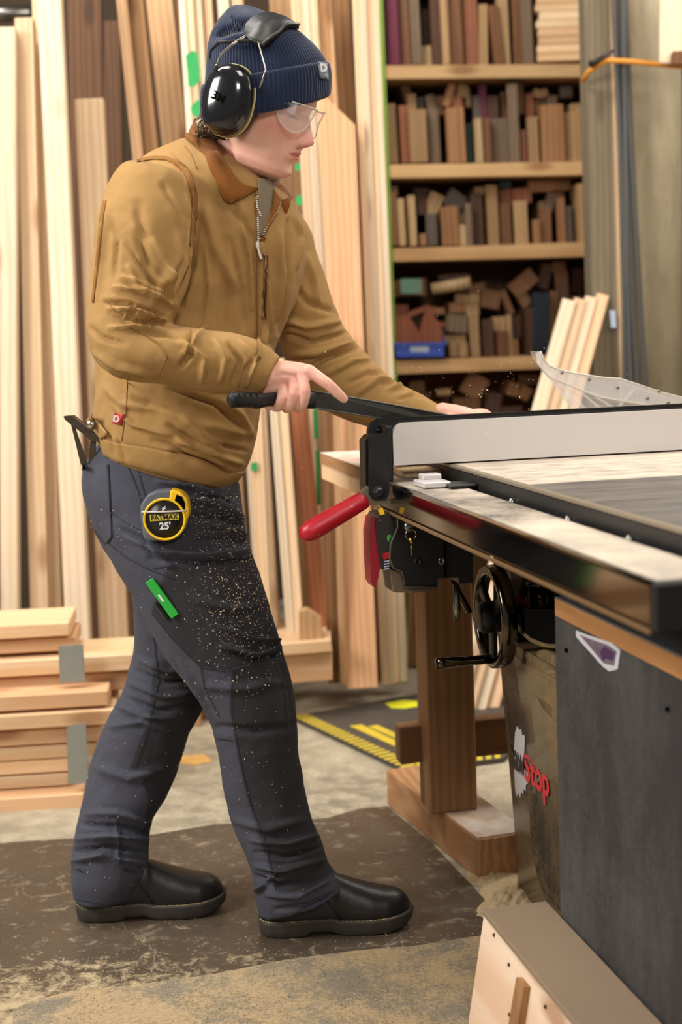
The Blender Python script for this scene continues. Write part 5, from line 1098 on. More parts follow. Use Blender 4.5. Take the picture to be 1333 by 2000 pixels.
# placket and zip
patch(TJ, [(498, 372), (505, 460), (505, 560), (503, 640), (504, 700)], [(504, 372), (513, 460), (512, 560), (510, 640), (510, 700)], .003, .004, 'placket', M['canvas'], jacket, 40, 3)
seam(TJ, [(498, 372), (504, 460), (504, 560), (502, 640), (503, 705)], .0012, 'seam', M['seamdark'], jacket, .003)
M['zip'] = plain('silver zip teeth', srgb(196, 188, 172), .35, .9)
def zipteeth(pl, parent, off=.004, step=4):
    mb = MB()
    for x, y in dense(pl, step):
        p = rc(TJ, x, y, off)
        if p: mb.box(Matrix.Translation(p), .0034, .002, .0018, 0)
    return mb.build('zip_teeth', M['zip'], parent)
zipteeth([(502, 385), (507, 430), (509, 470)], jacket, .006)
zipteeth([(544, 398), (538, 415), (520, 440), (511, 462), (509, 472)], jacket, .006)
patch(TJ, [(502, 352), (520, 350), (540, 352)], [(508, 462), (509, 464), (511, 462)], .004, .003, 'inner_shirt', cloth('grey ribbed shirt', srgb(132, 118, 98), 300, .35), jacket, 12, 14)
patch(TJ, [(530, 372), (528, 410), (518, 440), (509, 470)], [(546, 392), (540, 415), (524, 440), (511, 474)], .007, .003, 'zip_tape', M['cord'], jacket, 20, 3)
mb = MB(); p = rc(TJ, 509, 478, .008); mb.box(Matrix.Translation(p), .008, .004, .012, .001); mb.box(Matrix.Translation(p+Vector((.003, -.002, -.016))) @ Matrix.Rotation(-.25, 4, 'Y'), .005, .002, .022, .0008); mb.build('zip_slider', M['zip'], jacket)
patch(TJ, [(514, 495), (516, 560), (511, 622)], [(522, 495), (524, 560), (520, 622)], .0035, .004, 'chest_pocket_flap', M['seamdark'], jacket, 24, 3)
seam(TJ, [(518, 498), (521, 560), (516, 618)], .0016, 'pocket_zip', plain('dark zip', srgb(60, 40, 22), .6), jacket, .004)
# collar: near flap and far flap, neck band
def sheet3(rows, th, name, mat, parent, nrm):
    n = len(rows[0]); T = [Vector(p) for r in rows for p in r]; K = len(T); fs = []
    for j in range(len(rows)-1):
        for i in range(n-1): q = [j*n+i, j*n+i+1, (j+1)*n+i+1, (j+1)*n+i]; fs.append(q); fs.append([k+K for k in q[::-1]])
    m_ = len(rows)-1; rim = list(range(n))+[j*n+n-1 for j in range(1, m_+1)]+[m_*n+i for i in range(n-2, -1, -1)]+[j*n for j in range(m_-1, 0, -1)]
    for a, b_ in zip(rim, rim[1:]+rim[:1]): fs.append([b_, a, a+K, b_+K])
    mb = MB(); mb.add(T+[p+Vector(nrm)*th for p in T], fs, True); return mb.build(name, mat, parent)
def crl(pl, n):
    out = []
    for i in range(n+1):
        t = i/n*(len(pl)-1); k = min(int(t), len(pl)-2); f = t-k
        def g(j): return np.array(pl[max(0, min(len(pl)-1, j))], float)
        a, b_, c_, d = g(k-1), g(k), g(k+1), g(k+2); out.append(.5*(2*b_+(c_-a)*f+(2*a-5*b_+4*c_-d)*f*f+(3*b_-a-3*c_+d)*f**3))
    return out
inn = crl([(384, 238, 2.84), (400, 262, 2.80), (430, 285, 2.775), (455, 318, 2.770), (480, 346, 2.775), (499, 366, 2.79)], 24)
fld = crl([(374, 244, 2.85), (392, 272, 2.785), (424, 300, 2.748), (448, 328, 2.745), (474, 356, 2.752), (499, 369, 2.775)], 24)
out_ = crl([(362, 272, 2.84), (376, 284, 2.775), (400, 300, 2.73), (418, 342, 2.708), (446, 395, 2.705), (499, 371, 2.765)], 24)
rows_ = []
for t in (0, .5, 1): rows_.append([P(*(a*(1-t)+b_*t)) for a, b_ in zip(inn, fld)])

def drape(p, off):
    q = rc([T_j], p[0], p[1], off); w_ = P(*p)
    return q if (q is not None and q.y < w_.y) else w_
for t in np.linspace(.12, 1, 9): rows_.append([drape(a*(1-t)+b_*t, .010-.003*t) for a, b_ in zip(fld, out_)])
collar = sheet3(rows_, .005, 'collar', M['cord'], jacket, (0, 1, -.2))
inn = crl([(508, 352, 2.80), (522, 350, 2.84), (540, 352, 2.88), (552, 362, 2.92)], 16)
out_ = crl([(524, 372, 2.775), (548, 388, 2.785), (566, 392, 2.80), (572, 384, 2.85)], 16)
rows_ = [[P(*(a*(1-t)+b_*t))-Vector((0, .012*math.sin(math.pi*t), 0)) for a, b_ in zip(inn, out_)] for t in np.linspace(0, 1, 7)]
sheet3(rows_, .005, 'collar_flap', M['cord'], jacket, (0, 1, -.2))
a_ = crl([(545, 388, 2.775), (556, 390, 2.772), (568, 392, 2.775)], 8); b2_ = crl([(546, 400, 2.780), (556, 412, 2.776), (566, 402, 2.776)], 8); c_ = crl([(548, 430, 2.79), (552, 434, 2.785), (560, 420, 2.785)], 8)
sheet3([[P(*p) for p in r] for r in (a_, b2_, c_)], .003, 'collar_tip', M['cord'], jacket, (0, 1, 0))
# cuff, tag, snap
seam(TJ, [(549, 697), (545, 715), (532, 742), (516, 769)], .0030, 'cuff_hem', M['canvas'], jacket, .0)
tg = patch(TJ, [(226, 806), (244, 811)], [(222, 826), (240, 831)], .003, .0015, 'logo_tag', plain('red woven tag', srgb(178, 44, 40), .7), jacket, 3, 3)
p = rc(TJ, 233, 819, .0085)
if p: text_mesh('tag_letter', 'D', frame(p, (1, 0, -.25), (0, -1, .05)), .016, M['white'], tg, .0003, bold=.0008)
patch(TJ, [(168, 822), (190, 842), (202, 858)], [(178, 806), (200, 826), (216, 846)], .006, .003, 'waist_tab', M['canvas'], jacket, 10, 4)
mb = MB(); p = rc(TJ, 196, 842, .004) or P(190, 842, 2.76)
p = P(176, 828, 2.745); mb.lathe(frame(p, (1, 0, 0), (-.3, -1, .1)), [(.008, -.004), (.008, 0), (.006, .0025), (.0005, .003)], 18); mb.build('snap_button', plain('silver snap', srgb(200, 196, 190), .25, 1), jacket)
# --- trousers
tk = MB()
body_loft(tk, [(205, 850, 455, 905, 2.85, .115), (168, 905, 468, 945, 2.85, .135, 0, 2.2), (164, 955, 474, 990, 2.85, .150, 0, 2.2), (180, 1015, 480, 1050, 2.85, .155, 0, 2.1), (215, 1085, 486, 1100, 2.85, .150, 0, 2.0), (260, 1140, 480, 1150, 2.85, .12, 0, 2.0)], 4, 56)
body_loft(tk, [(175, 950, 470, 985, 2.80, .09), (190, 1020, 482, 1050, 2.79, .11), (216, 1085, 496, 1090, 2.785, .115), (252, 1150, 518, 1155, 2.78, .115), (290, 1222, 545, 1238, 2.77, .108), (332, 1290, 562, 1295, 2.765, .102), (378, 1350, 574, 1350, 2.76, .095), (414, 1410, 580, 1410, 2.76, .090), (428, 1480, 586, 1480, 2.76, .085), (438, 1545, 597, 1550, 2.760, .083), (456, 1610, 612, 1608, 2.75, .082), (477, 1655, 630, 1648, 2.74, .083), (492, 1700, 640, 1684, 2.735, .083), (499, 1745, 658, 1708, 2.732, .080), (505, 1784, 676, 1728, 2.73, .074)], 4, 44)
body_loft(tk, [(210, 1020, 450, 1050, 2.90, .09), (240, 1090, 440, 1120, 2.92, .10), (258, 1160, 440, 1190, 2.93, .10), (262, 1230, 435, 1260, 2.935, .095), (258, 1290, 425, 1325, 2.935, .09), (238, 1350, 398, 1385, 2.93, .085), (206, 1408, 372, 1425, 2.92, .082), (182, 1475, 354, 1478, 2.91, .080), (165, 1545, 335, 1540, 2.895, .078), (152, 1610, 300, 1600, 2.87, .076), (140, 1668, 292, 1655, 2.85, .076), (137, 1700, 290, 1685, 2.845, .078), (140, 1725, 282, 1712, 2.84, .074), (144, 1752, 262, 1746, 2.838, .068)], 4, 44)
tm = remesh(tk, .0045, 6, .5)
fold(tm, [  # near leg
 ([(310, 940), (380, 950), (460, 985)], 6, 10), ([(360, 975), (420, 985), (476, 1015)], 9, 8), ([(370, 1005), (430, 1008), (478, 1030)], -8, 7), ([(370, 1030), (430, 1030), (488, 1045)], 8, 7), ([(380, 1052), (440, 1050), (492, 1062)], -6, 7), ([(300, 1075), (400, 1085), (500, 1075)], 7, 8), ([(290, 1092), (400, 1100), (500, 1092)], -5, 7),
 ([(250, 1050), (300, 1075), (340, 1110)], 4, 9), ([(230, 1030), (280, 1055), (300, 1090)], -4, 7), ([(380, 1170), (450, 1190), (520, 1180)], 4, 12), ([(430, 1225), (500, 1250), (554, 1250)], 8, 6), ([(430, 1262), (500, 1280), (552, 1262)], 6, 7), ([(440, 1270), (500, 1290), (550, 1275)], -6, 6), ([(400, 1340), (480, 1345), (560, 1330)], 4, 14), ([(420, 1420), (500, 1428), (575, 1415)], -4, 12),
 ([(450, 1600), (520, 1620), (600, 1600)], 4, 12), ([(490, 1640), (560, 1650), (622, 1632)], 8, 9), ([(500, 1665), (560, 1672), (625, 1655)], -8, 8), ([(500, 1690), (550, 1700), (630, 1680)], 7, 8), ([(495, 1710), (540, 1730), (600, 1722)], -6, 8), ([(520, 1745), (580, 1750), (640, 1722)], 6, 8), ([(540, 1775), (600, 1770), (655, 1745)], -5, 7), ([(485, 1725), (500, 1740), (545, 1700)], 6, 6), ([(350, 1290), (400, 1380), (425, 1440)], 4, 9), ([(520, 1250), (545, 1340), (560, 1440)], 4, 14)], (2.4, 2.83))
fold(tm, [  # far leg
 ([(275, 1290), (330, 1310), (390, 1300)], 6, 9), ([(265, 1310), (320, 1335), (390, 1325)], -6, 8), ([(255, 1335), (320, 1360), (390, 1350)], 6, 9), ([(250, 1365), (310, 1390), (375, 1375)], -5, 9), ([(215, 1420), (280, 1410), (350, 1440)], 5, 9), ([(230, 1380), (280, 1400), (350, 1402)], 5, 8), ([(190, 1500), (250, 1520), (330, 1500)], 4, 14), ([(170, 1590), (230, 1590), (300, 1610)], 6, 9), ([(160, 1610), (230, 1612), (290, 1628)], -7, 8), ([(150, 1640), (220, 1634), (290, 1640)], 8, 8), ([(145, 1662), (210, 1652), (285, 1664)], -8, 7),
 ([(138, 1684), (200, 1672), (280, 1688)], 8, 7), ([(150, 1704), (200, 1690), (270, 1706)], -6, 7), ([(225, 1600), (232, 1650), (228, 1690)], 4, 6), ([(145, 1690), (160, 1700), (200, 1698)], 6, 6)], (2.78, 3.3))
nz(tm, .0030, 14)
def inpoly(x, y, pl, soft=2.5):
    n = len(pl); ins = np.zeros(len(x), bool); dist = np.full(len(x), 1e9)
    for i in range(n):
        ax, ay = pl[i]; bx, by = pl[(i+1) % n]
        c = ((ay > y) != (by > y)) & (x < (bx-ax)*(y-ay)/((by-ay) or 1e-9)+ax); ins ^= c
        dx, dy = bx-ax, by-ay; t = np.clip(((x-ax)*dx+(y-ay)*dy)/(dx*dx+dy*dy), 0, 1); dist = np.minimum(dist, np.hypot(x-ax-t*dx, y-ay-t*dy))
    return np.clip(.5+np.where(ins, dist, -dist)/(2*soft), 0, 1)
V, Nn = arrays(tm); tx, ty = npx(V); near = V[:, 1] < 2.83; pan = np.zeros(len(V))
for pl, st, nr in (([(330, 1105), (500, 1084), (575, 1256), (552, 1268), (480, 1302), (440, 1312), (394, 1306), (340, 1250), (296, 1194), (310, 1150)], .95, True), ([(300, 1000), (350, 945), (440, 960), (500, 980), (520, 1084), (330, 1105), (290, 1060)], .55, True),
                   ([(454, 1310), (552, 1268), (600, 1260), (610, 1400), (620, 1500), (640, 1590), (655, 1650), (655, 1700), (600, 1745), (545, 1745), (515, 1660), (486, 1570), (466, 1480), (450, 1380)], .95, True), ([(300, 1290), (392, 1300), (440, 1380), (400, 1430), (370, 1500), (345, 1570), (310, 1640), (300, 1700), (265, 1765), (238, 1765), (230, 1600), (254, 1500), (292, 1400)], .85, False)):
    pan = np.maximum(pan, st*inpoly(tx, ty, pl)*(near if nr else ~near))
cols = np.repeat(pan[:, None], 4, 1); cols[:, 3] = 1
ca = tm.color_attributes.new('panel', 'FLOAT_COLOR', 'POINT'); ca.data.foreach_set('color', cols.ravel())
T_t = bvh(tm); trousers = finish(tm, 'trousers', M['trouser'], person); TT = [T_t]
patch(TT, [(159, 906), (176, 908), (212, 908)], [(205, 1050), (212, 1062), (220, 1048)], .0025, .003, 'back_pocket', M['trouser'], trousers, 12, 24)
for pl in ([(213, 908), (215, 960), (218, 1010), (222, 1046), (206, 1062), (185, 1035)], [(250, 912), (262, 940), (275, 975), (280, 1000)], [(268, 910), (276, 945), (286, 975)], [(218, 1000), (250, 1025), (300, 1045)], [(215, 1062), (250, 1090), (300, 1115), (340, 1130)], [(300, 1110), (400, 1092), (500, 1086)], [(478, 950), (486, 990), (492, 1040)],
           [(296, 1195), (340, 1250), (392, 1302), (440, 1310), (480, 1300), (552, 1262)], [(392, 1302), (400, 1340), (430, 1400)], [(454, 1310), (450, 1380), (468, 1480), (486, 1560), (520, 1650), (540, 1740)], [(302, 1245), (310, 1330), (290, 1420), (262, 1500)], [(232, 1580), (232, 1650), (236, 1730), (240, 1770)], [(418, 1440), (455, 1445)], [(150, 1756), (200, 1764), (246, 1760)], [(515, 1795), (570, 1785), (640, 1752)]):
    seam(TT, pl, .0008, 'seam', M['tseam'], trousers, .0022)
mb = MB(); q = [rc(TT, x, y, .0008) for x, y in dense([(512, 1806), (560, 1806), (610, 1788), (660, 1752)], 6)]; q = [p for p in q if p]
if len(q) > 2: mb.tube(q, .0025, 8); mb.build('hem', M['trouser'], trousers)
# --- boots
FA = 1.0; FW = 1.0
def boot(origin, ang, name, label, tilt=0.):
    m4 = Matrix.Translation(origin) @ Matrix.Rotation(ang, 4, 'Z') @ Matrix.Rotation(tilt, 4, 'Y')
    L_ = .287; xs = np.linspace(0, 1, 60)
    def hw(t): return float(np.interp(t, [0, .02, .06, .15, .3, .45, .6, .72, .84, .92, .97, 1], [.004, .018, .029, .036, .034, .036, .045, .049, .046, .036, .022, .004]))
    def outline(z, grow, n=60):
        t = np.linspace(0, 1, n); r = [(x_*L_, -(hw(x_)+grow)) for x_ in t] + [(x_*L_, hw(x_)+grow) for x_ in t[::-1]]
        return [(x_+grow*(2*x_/L_-1), y_) for x_, y_ in r]
    zb = lambda x: float(np.interp(x, [0, .085, .092, .13, .15, .235, .27, .29], [0, 0, .007, .007, 0, 0, .006, .014]))
    up_ = MB(); rings = []
    for t in np.linspace(.004, .996, 56):
        x = t*L_; h = float(np.interp(t, [0, .02, .06, .15, .28, .36, .44, .52, .62, .72, .80, .87, .92, .96, .985, 1], [.05, .070, .082, .086, .088, .090, .086, .076, .064, .053, .046, .041, .036, .028, .019, .008]))
        w_ = hw(t); n_ = 36; r = []
        toe = float(np.interp(t, [.8, 1], [0, .009]))
        for k in range(n_):
            a = 2*math.pi*k/n_; c, s = math.cos(a), math.sin(a); e = 2/2.6
            yy = w_*math.copysign(abs(c)**e, c); zz = math.copysign(abs(s)**e, s)
            if zz > 0 and t < .5: yy *= 1-.18*zz
            r.append(m4 @ Vector((x, yy, .030+toe*.4+ (zz*h if zz > 0 else zz*.006))))
        rings.append(r)
    up_.loft(rings); ub = up_.build(name, M['leather'], person); tag(ub, label)
    so = MB(); lay = [(0, .0005), (.004, .003), (.016, .0045), (.024, .0055), (.028, .006), (.0315, .005)]
    rr_ = []
    for z, g in lay: rr_.append([m4 @ Vector((x, y, zb(x)*(1-z/.05)+z*(.92 if x > .14 else 1)+.0005+ (0 if z < .01 else float(np.interp(x, [.2, .29], [0, .006]))*.4))) for x, y in outline(z, g)])
    so.loft(rr_); s = so.build('sole', M['sole'], ub)
    w2 = MB()
    ol = outline(.03, .0035, 60)
    for i in range(len(ol)-1):
        a, b_ = Vector((*ol[i], 0)), Vector((*ol[i+1], 0))
        if (b_-a).length < .002: continue
        for f0 in (.1,):
            p1, p2 = a.lerp(b_, .15), a.lerp(b_, .8); zt = lambda x: .0315*(.92 if x > .14 else 1)+.0012+float(np.interp(x, [.2, .29], [0, .006]))*.4
            p1.z = zt(p1.x); p2.z = zt(p2.x); w2.tube([m4 @ p1, m4 @ p2], .0009, 5)
    w2.build('welt_stitching', M['welt'], ub)
    sm = MB(); sm.tube([m4 @ Vector((x, -(hw(x/L_)*w2_+.0012), z)) for x, z, w2_ in ((.150, .032, .98), (.140, .045, 1.0), (.128, .062, .99), (.118, .082, .94), (.112, .100, .86))], .0012, 6); sm.build('seam', M['black'], ub)
    return ub
g1 = G(512, 1843); g2_ = G(802, 1822)
boot(Vector((g1.x-.002, g1.y+.042, .0035)), math.atan2(g2_.y-g1.y, g2_.x-g1.x), 'boot', 'right boot, nearer')
g1 = G(148, 1813); g2_ = G(428, 1788)
boot(Vector((g1.x, g1.y+.042, .0035)), math.atan2(g2_.y-g1.y, g2_.x-g1.x)-.03, 'boot', 'left boot, farther back', -.03 if False else 0)
# --- knitted hat
hat = MB()
HS = [(400, 226, 637, 184, 2.802, .094, .022, 2.3), (399, 195, 641, 150, 2.802, .100, .020, 2.3), (401, 165, 638, 122, 2.802, .103, .016, 2.2), (404, 130, 627, 102, 2.805, .102, .010, 2.1), (407, 95, 610, 84, 2.808, .098, .004), (412, 70, 585, 63, 2.81, .088, 0), (424, 46, 555, 44, 2.81, .072, 0), (438, 28, 528, 30, 2.81, .052, 0), (450, 16, 500, 18, 2.81, .032, 0), (462, 11, 480, 13, 2.81, .010, 0)]
rs = rlerp([ring(*s) for s in HS], 8); NH = 520; rings = []
for j, r in enumerate(rs):
    pts = ringpts(r, NH); c = r[0]
    rings.append([p+(p-c).normalized()*(.0008*math.cos(2*math.pi*k/NH*104)) for k, p in enumerate(pts)])
hat.loft(rings); hme = hat.build('knitted_hat', M['knit'], person)
fold(hme.data, [], (0, 9))
# dent at the crown: shift object space to world for the fold helper
hme.data.transform(MW[person]); fold(hme.data, [([(425, 72), (470, 50), (520, 52)], -9, 10), ([(450, 28), (462, 45), (470, 60)], -4, 8), ([(415, 85), (460, 70), (500, 75)], 5, 10)], (0, 9)); T_h0 = bvh(hme.data); hme.data.transform(MW[person].inverted())
smooth_hat = MB(); smooth_hat.loft([ringpts(r, 72) for r in rs]); T_s0 = BVHTree.FromPolygons(smooth_hat.v, smooth_hat.f)
cu = MB(); CS = [(397, 232, 640, 187, 2.802, .095, .024, 2.3), (393, 226, 646, 181, 2.802, .101, .024, 2.3), (392, 195, 648, 150, 2.802, .107, .021, 2.3), (395, 170, 644, 126, 2.802, .109, .017, 2.3), (400, 164, 637, 120, 2.802, .105, .016, 2.3)]
rs = rlerp([ring(*s) for s in CS], 8); rings = []
for j, r in enumerate(rs):
    pts = ringpts(r, NH); c = r[0]; rings.append([p+(p-c).normalized()*(.0009*math.cos(2*math.pi*k/NH*104)) for k, p in enumerate(pts)])
cu.loft(rings, True); cme = cu.build('turned_up_cuff', M['knit'], hme)
cme.data.transform(MW[person]); T_h1 = bvh(cme.data); cme.data.transform(MW[person].inverted()); smooth_cuff = MB(); smooth_cuff.loft([ringpts(r, 72) for r in rs]); TS = [T_s0, BVHTree.FromPolygons(smooth_cuff.v, smooth_cuff.f)]; TH = [T_h0, T_h1]
lp = patch(TH, [(620, 122), (638, 124)], [(624, 153), (642, 156)], .0022, .001, 'logo_patch', plain('grey woven patch', srgb(112, 120, 128), .7), hme, 4, 4)
p = rc(TH, 630, 134, .0045)
if p: text_mesh('patch_letter', 'D', frame(p, (.75, .5, 0), (.5, -.85, .1)), .019, M['white'], lp, .0003, bold=.001)
p = rc(TH, 633, 148, .0045)
if p: mb = MB(); fm = frame(p, (.75, .5, 0), (.5, -.85, .1)); mb.box(fm, .012, .0012, .0004, 0, (0, .002, 0)); mb.box(fm, .012, .0012, .0004, 0, (0, -.001, 0)); mb.build('patch_line', M['white'], lp)
# --- hair at the nape and throat
M['hair'] = plain('greying brown hair', srgb(138, 116, 92), .5)
mb = MB(); random.seed(5)
for i in range(46):
    y0 = random.uniform(222, 256); x0 = random.uniform(392, 436)
    pts = [P(x0+random.uniform(-3, 3), y0, 2.79+random.uniform(-.03, .05)), P(x0-12+random.uniform(-6, 6), y0+random.uniform(8, 16), 2.78+random.uniform(-.03, .04)), P(x0-4+random.uniform(-14, 16), 262+random.uniform(-6, 6), 2.79), P(x0+14+random.uniform(-12, 22), 270+random.uniform(-4, 8), 2.80)]
    mb.tube([Vector(v) for v in pts], [.0014, .0013, .0012, .0006], 5)
mb.build('hair', M['hair'], person)
mb = MB()
for i in range(26):
    x0 = 516+random.uniform(-7, 7); mb.tube([P(x0, 345, 2.80), P(x0-3+random.uniform(-4, 4), 365, 2.775), P(x0-4+random.uniform(-5, 5), 388+random.uniform(-8, 10), 2.765)], [.0014, .0013, .0006], 5)
mb.build('hair', M['hair'], person)
mb = MB()
pass
# ------------------------------------------------------------------ ear defenders
ed = empty('ear_defenders', HM, 'black ear defenders with wire band worn over the navy knitted hat', 'ear defenders')
M['gloss'] = plain('glossy black shell', srgb(20, 20, 23), .16, 0, coat=.6)
def cup(sgn, ctr):
    zc = rh*sgn; yu = (uh*1.0-fh*.10).normalized(); m4 = frame(ctr, yu.cross(zc), zc)
    def ringe(rx, ry, z, e=2.3, n=48):
        return [m4 @ Vector((rx*math.copysign(abs(math.cos(t))**(2/e), math.cos(t)), ry*math.copysign(abs(math.sin(t))**(2/e), math.sin(t)), z)) for t in [2*math.pi*k/n for k in range(n)]]
    mb = MB(); mb.loft([ringe(rx, ry, z) for rx, ry, z in ((.044, .058, -.004), (.0465, .0625, 0), (.047, .063, .008), (.0455, .0615, .018), (.041, .057, .027), (.033, .048, .034), (.022, .034, .038), (.010, .016, .0395), (.0005, .0005, .040))])
    c = mb.build('ear_cup', M['gloss'], ed)
    mb = MB(); mb.loft([ringe(rx, ry, z) for rx, ry, z in ((.047, .063, -.0035), (.0485, .0645, -.003), (.0485, .0645, -.0005), (.047, .063, 0))]); mb.build('yellow_ring', plain('pale yellow trim', srgb(196, 176, 110), .4), c)
    mb = MB(); mb.loft([ringe(rx, ry, z) for rx, ry, z in ((.040, .054, -.024), (.046, .060, -.022), (.048, .062, -.014), (.046, .060, -.005), (.043, .057, -.003))]); mb.build('cushion', M['black'], c)
    return c, m4
cc_ = P(449, 197, 2.712)
c1, cm = cup(1, cc_)
c2_, cm2 = cup(-1, cc_ - rh*.205)
mb = MB(); mb.lathe(cm @ Matrix.Translation((-.012, .024, .0335)), [(.0048, -.004), (.0048, .002), (.004, .003), (.0003, .003)], 16); mb.build('button', M['black'], c1)
text_mesh('raised_lettering', '3M', cm @ Matrix.Translation((-.004, .000, .0408)) @ Matrix.Rotation(-.25, 4, 'Z'), .021, plain('matt black lettering', srgb(3, 3, 3), .9, spec=.1), c1, .0008, bold=.0002)
M['wire'] = plain('steel wire', srgb(170, 162, 150), .25, 1)
for pts in ([(423, 132, 2.690), (432, 108, 2.700), (455, 88, 2.697), (480, 72, 2.695)], [(505, 84, 2.685), (512, 108, 2.682), (520, 138, 2.672), (516, 150, 2.672), (507, 176, 2.682)], [(424, 140, 2.695), (409, 118, 2.705), (412, 100, 2.71), (428, 84, 2.71), (460, 82, 2.70), (490, 82, 2.69)]):
    mb = MB(); mb.tube([P(*p) for p in pts], .0013 if pts[0][1] != 140 else .0017, 8); mb.build('band_wire', M['wire'] if pts[0][1] != 140 else M['black'], ed)
    mb = MB(); mb.tube([(lambda q, w_: q if q is not None and q.y < w_.y else w_)(rc(TS, p[0], p[1], .0055), P(*p)-Vector((0, .012, 0))) for p in [(a0[0]+(b0[0]-a0[0])*k/4, a0[1]+(b0[1]-a0[1])*k/4, a0[2]+(b0[2]-a0[2])*k/4) for a0, b0 in zip(pts, pts[1:]) for k in range(4)]+[pts[-1]]], .0013 if pts[0][1] != 140 else .0017, 8); mb.build('band_wire', M['wire'] if pts[0][1] != 140 else M['black'], ed)
pr_ = [crl(c, 12) for c in ([(474, 66, 2.70), (486, 48, 2.722), (502, 37, 2.75), (525, 33, 2.79), (552, 41, 2.83)], [(494, 78, 2.690), (508, 62, 2.705), (526, 49, 2.73), (548, 43, 2.78), (568, 49, 2.83)], [(513, 87, 2.685), (528, 73, 2.692), (546, 61, 2.715), (562, 55, 2.76), (578, 57, 2.82)])]
def dh(p):
    q = rc(TS, p[0], p[1], .010); w_ = P(*p)
    return q if q is not None and q.y < w_.y else w_
sheet3([[dh(p) for p in r] for r in pr_], .007, 'head_pad', M['black'], ed, (0, .4, -1))
mb = MB(); mb.tube([dh(p) for p in pr_[2]], .003, 8); mb.build('pad_edge', plain('grey black trim', srgb(60, 58, 55), .4), ed)
mb = MB(); mb.box(frame(P(503, 205, 2.715), uh, rh), .05, .010, .012, .003); mb.build('pivot_arm', M['black'], ed)
mb = MB(); mb.lathe(frame(P(402, 178, 2.74), (1, 0, 0), -fh), [(.008, -.01), (.009, 0), (.006, .004), (.0005, .004)], 14); mb.lathe(frame(P(401, 204, 2.75), (1, 0, 0), -fh), [(.009, -.01), (.010, 0), (.007, .005), (.0005, .005)], 14); mb.build('pivot_knob', M['black'], ed)
# ------------------------------------------------------------------ safety glasses
sg = empty('safety_glasses', HM, 'clear wraparound safety glasses worn on the face below the hat', 'glasses')
lensm = NT('clear lens'); lensm.b.inputs['Base Color'].default_value = (.95, .95, .95, 1); lensm.b.inputs['Roughness'].default_value = .05; lensm.b.inputs['Alpha'].default_value = .11; lensm.b.inputs['Specular IOR Level'].default_value = 1.0
def lens(sgn):
    # sheet in head coordinates curving round the eye
    rows = []; nu, nv = 32, 10
    for j in range(nv+1):
        r = []
        for i in range(nu+1):
            u = i/nu; ang = math.radians(8+u*80); R_ = .062; v = j/nv
            y = .012+R_*math.sin(ang)*.98; x = .112-(R_*(1-math.cos(ang)))*.95
            ztop = .0155-.002*u; zbot = -.009-.027*math.sin(math.pi*min(1, u/.88))**.7+.004*max(0, u-.88)/.12
            z = ztop+(zbot-ztop)*v; x -= .006*v
            r.append(HM @ Vector((x, sgn*y, z)))
        rows.append(r)
    o = sheet3(rows, .0018, 'lens', lensm.m, sg, tuple(fh*-1)); 
    rimp = rows[0] + [r[-1] for r in rows[1:]] + rows[-1][::-1][1:] + [r[0] for r in rows[::-1][1:]]
    mb = MB(); mb.tube(rimp, .0010, 6); mb.build('lens_edge_highlight', edge.m, o)  # pale tube paints the highlight along the lens edge
lens(-1); lens(1)
mb = MB(); mb.tube([HM @ Vector(v) for v in ((.110, -.014, .012), (.1135, 0, .013), (.110, .014, .012))], .0018, 8); mb.build('bridge', edge.m, sg)
for s in (-1, 1):
    mb = MB(); mb.tube([HM @ Vector(v) for v in ((.080, s*.066, .010), (.060, s*.076, .006), (.02, s*.080, .0))], [.0035, .0025, .002], 8); mb.build('temple_arm', lensm.m, sg)
mb = MB(); mb.box(HM @ Matrix.Translation((.083, -.066, .005)), .016, .004, .022, .001); mb.build('hinge_block', lensm.m, sg)
# ------------------------------------------------------------------ push stick
def PS(x, y, dY=0.): return P(x, y, 2.612+(x-560)/340*.27+dY)
ps = empty('push_stick', Matrix.Translation(PS(560, 785)), 'long black push stick held in the near hand over the saw fence', 'push stick')
mb = MB(); tp = [(604, 763), (640, 768), (760, 789), (900, 815), (980, 830)]; bt_ = [(980, 850), (900, 838), (766, 820), (640, 801), (604, 797)]
pts = [PS(x, y, -.006) for x, y in tp+bt_]; nr_ = (PS(900, 800)-PS(560, 800)); nr_ = Vector((-nr_.y, nr_.x, 0)).normalized()
mb.prism(pts, nr_*.012); mb.build('blade', plain('black nylon', srgb(40, 40, 38), .42, var=.2, vscale=40, bump=.15), ps)
for ln in (tp, bt_[::-1]):
    mb = MB(); mb.tube([PS(x, y, -.007) for x, y in ln], .0016, 6); mb.build('blade_edge', plain('worn black edge', srgb(92, 90, 84), .4), ps)
mb = MB(); hs = [(447, 782, .008), (452, 781, .013), (470, 780, .0145), (485, 781, .0135), (500, 783, .0145), (520, 781, .012), (545, 779, .0125), (575, 780, .013), (598, 780, .0165), (610, 781, .0165)]
fm_ = []
for x, y, r in hs:
    c = PS(x, y); fm_.append([c+EZ*(r*math.sin(t))*1.0+nr_*(r*.75*math.cos(t)) for t in [2*math.pi*k/20 for k in range(20)]])
mb.loft(fm_); mb.build('grip', M['black'], ps)
for x in (468, 480, 492, 504):
    mb = MB(); mb.box(Matrix.Translation(PS(x, 781, -.0105)), .0022, .006, .024, .0005); mb.build('grip_rib', M['blackm'], ps)
mb = MB(); mb.lathe(frame(PS(459, 783, -.0095), EX, -EY), [(.003, -.002), (.003, .0012), (.0003, .0012)], 10); mb.build('grip_screw', M['brass'], ps)
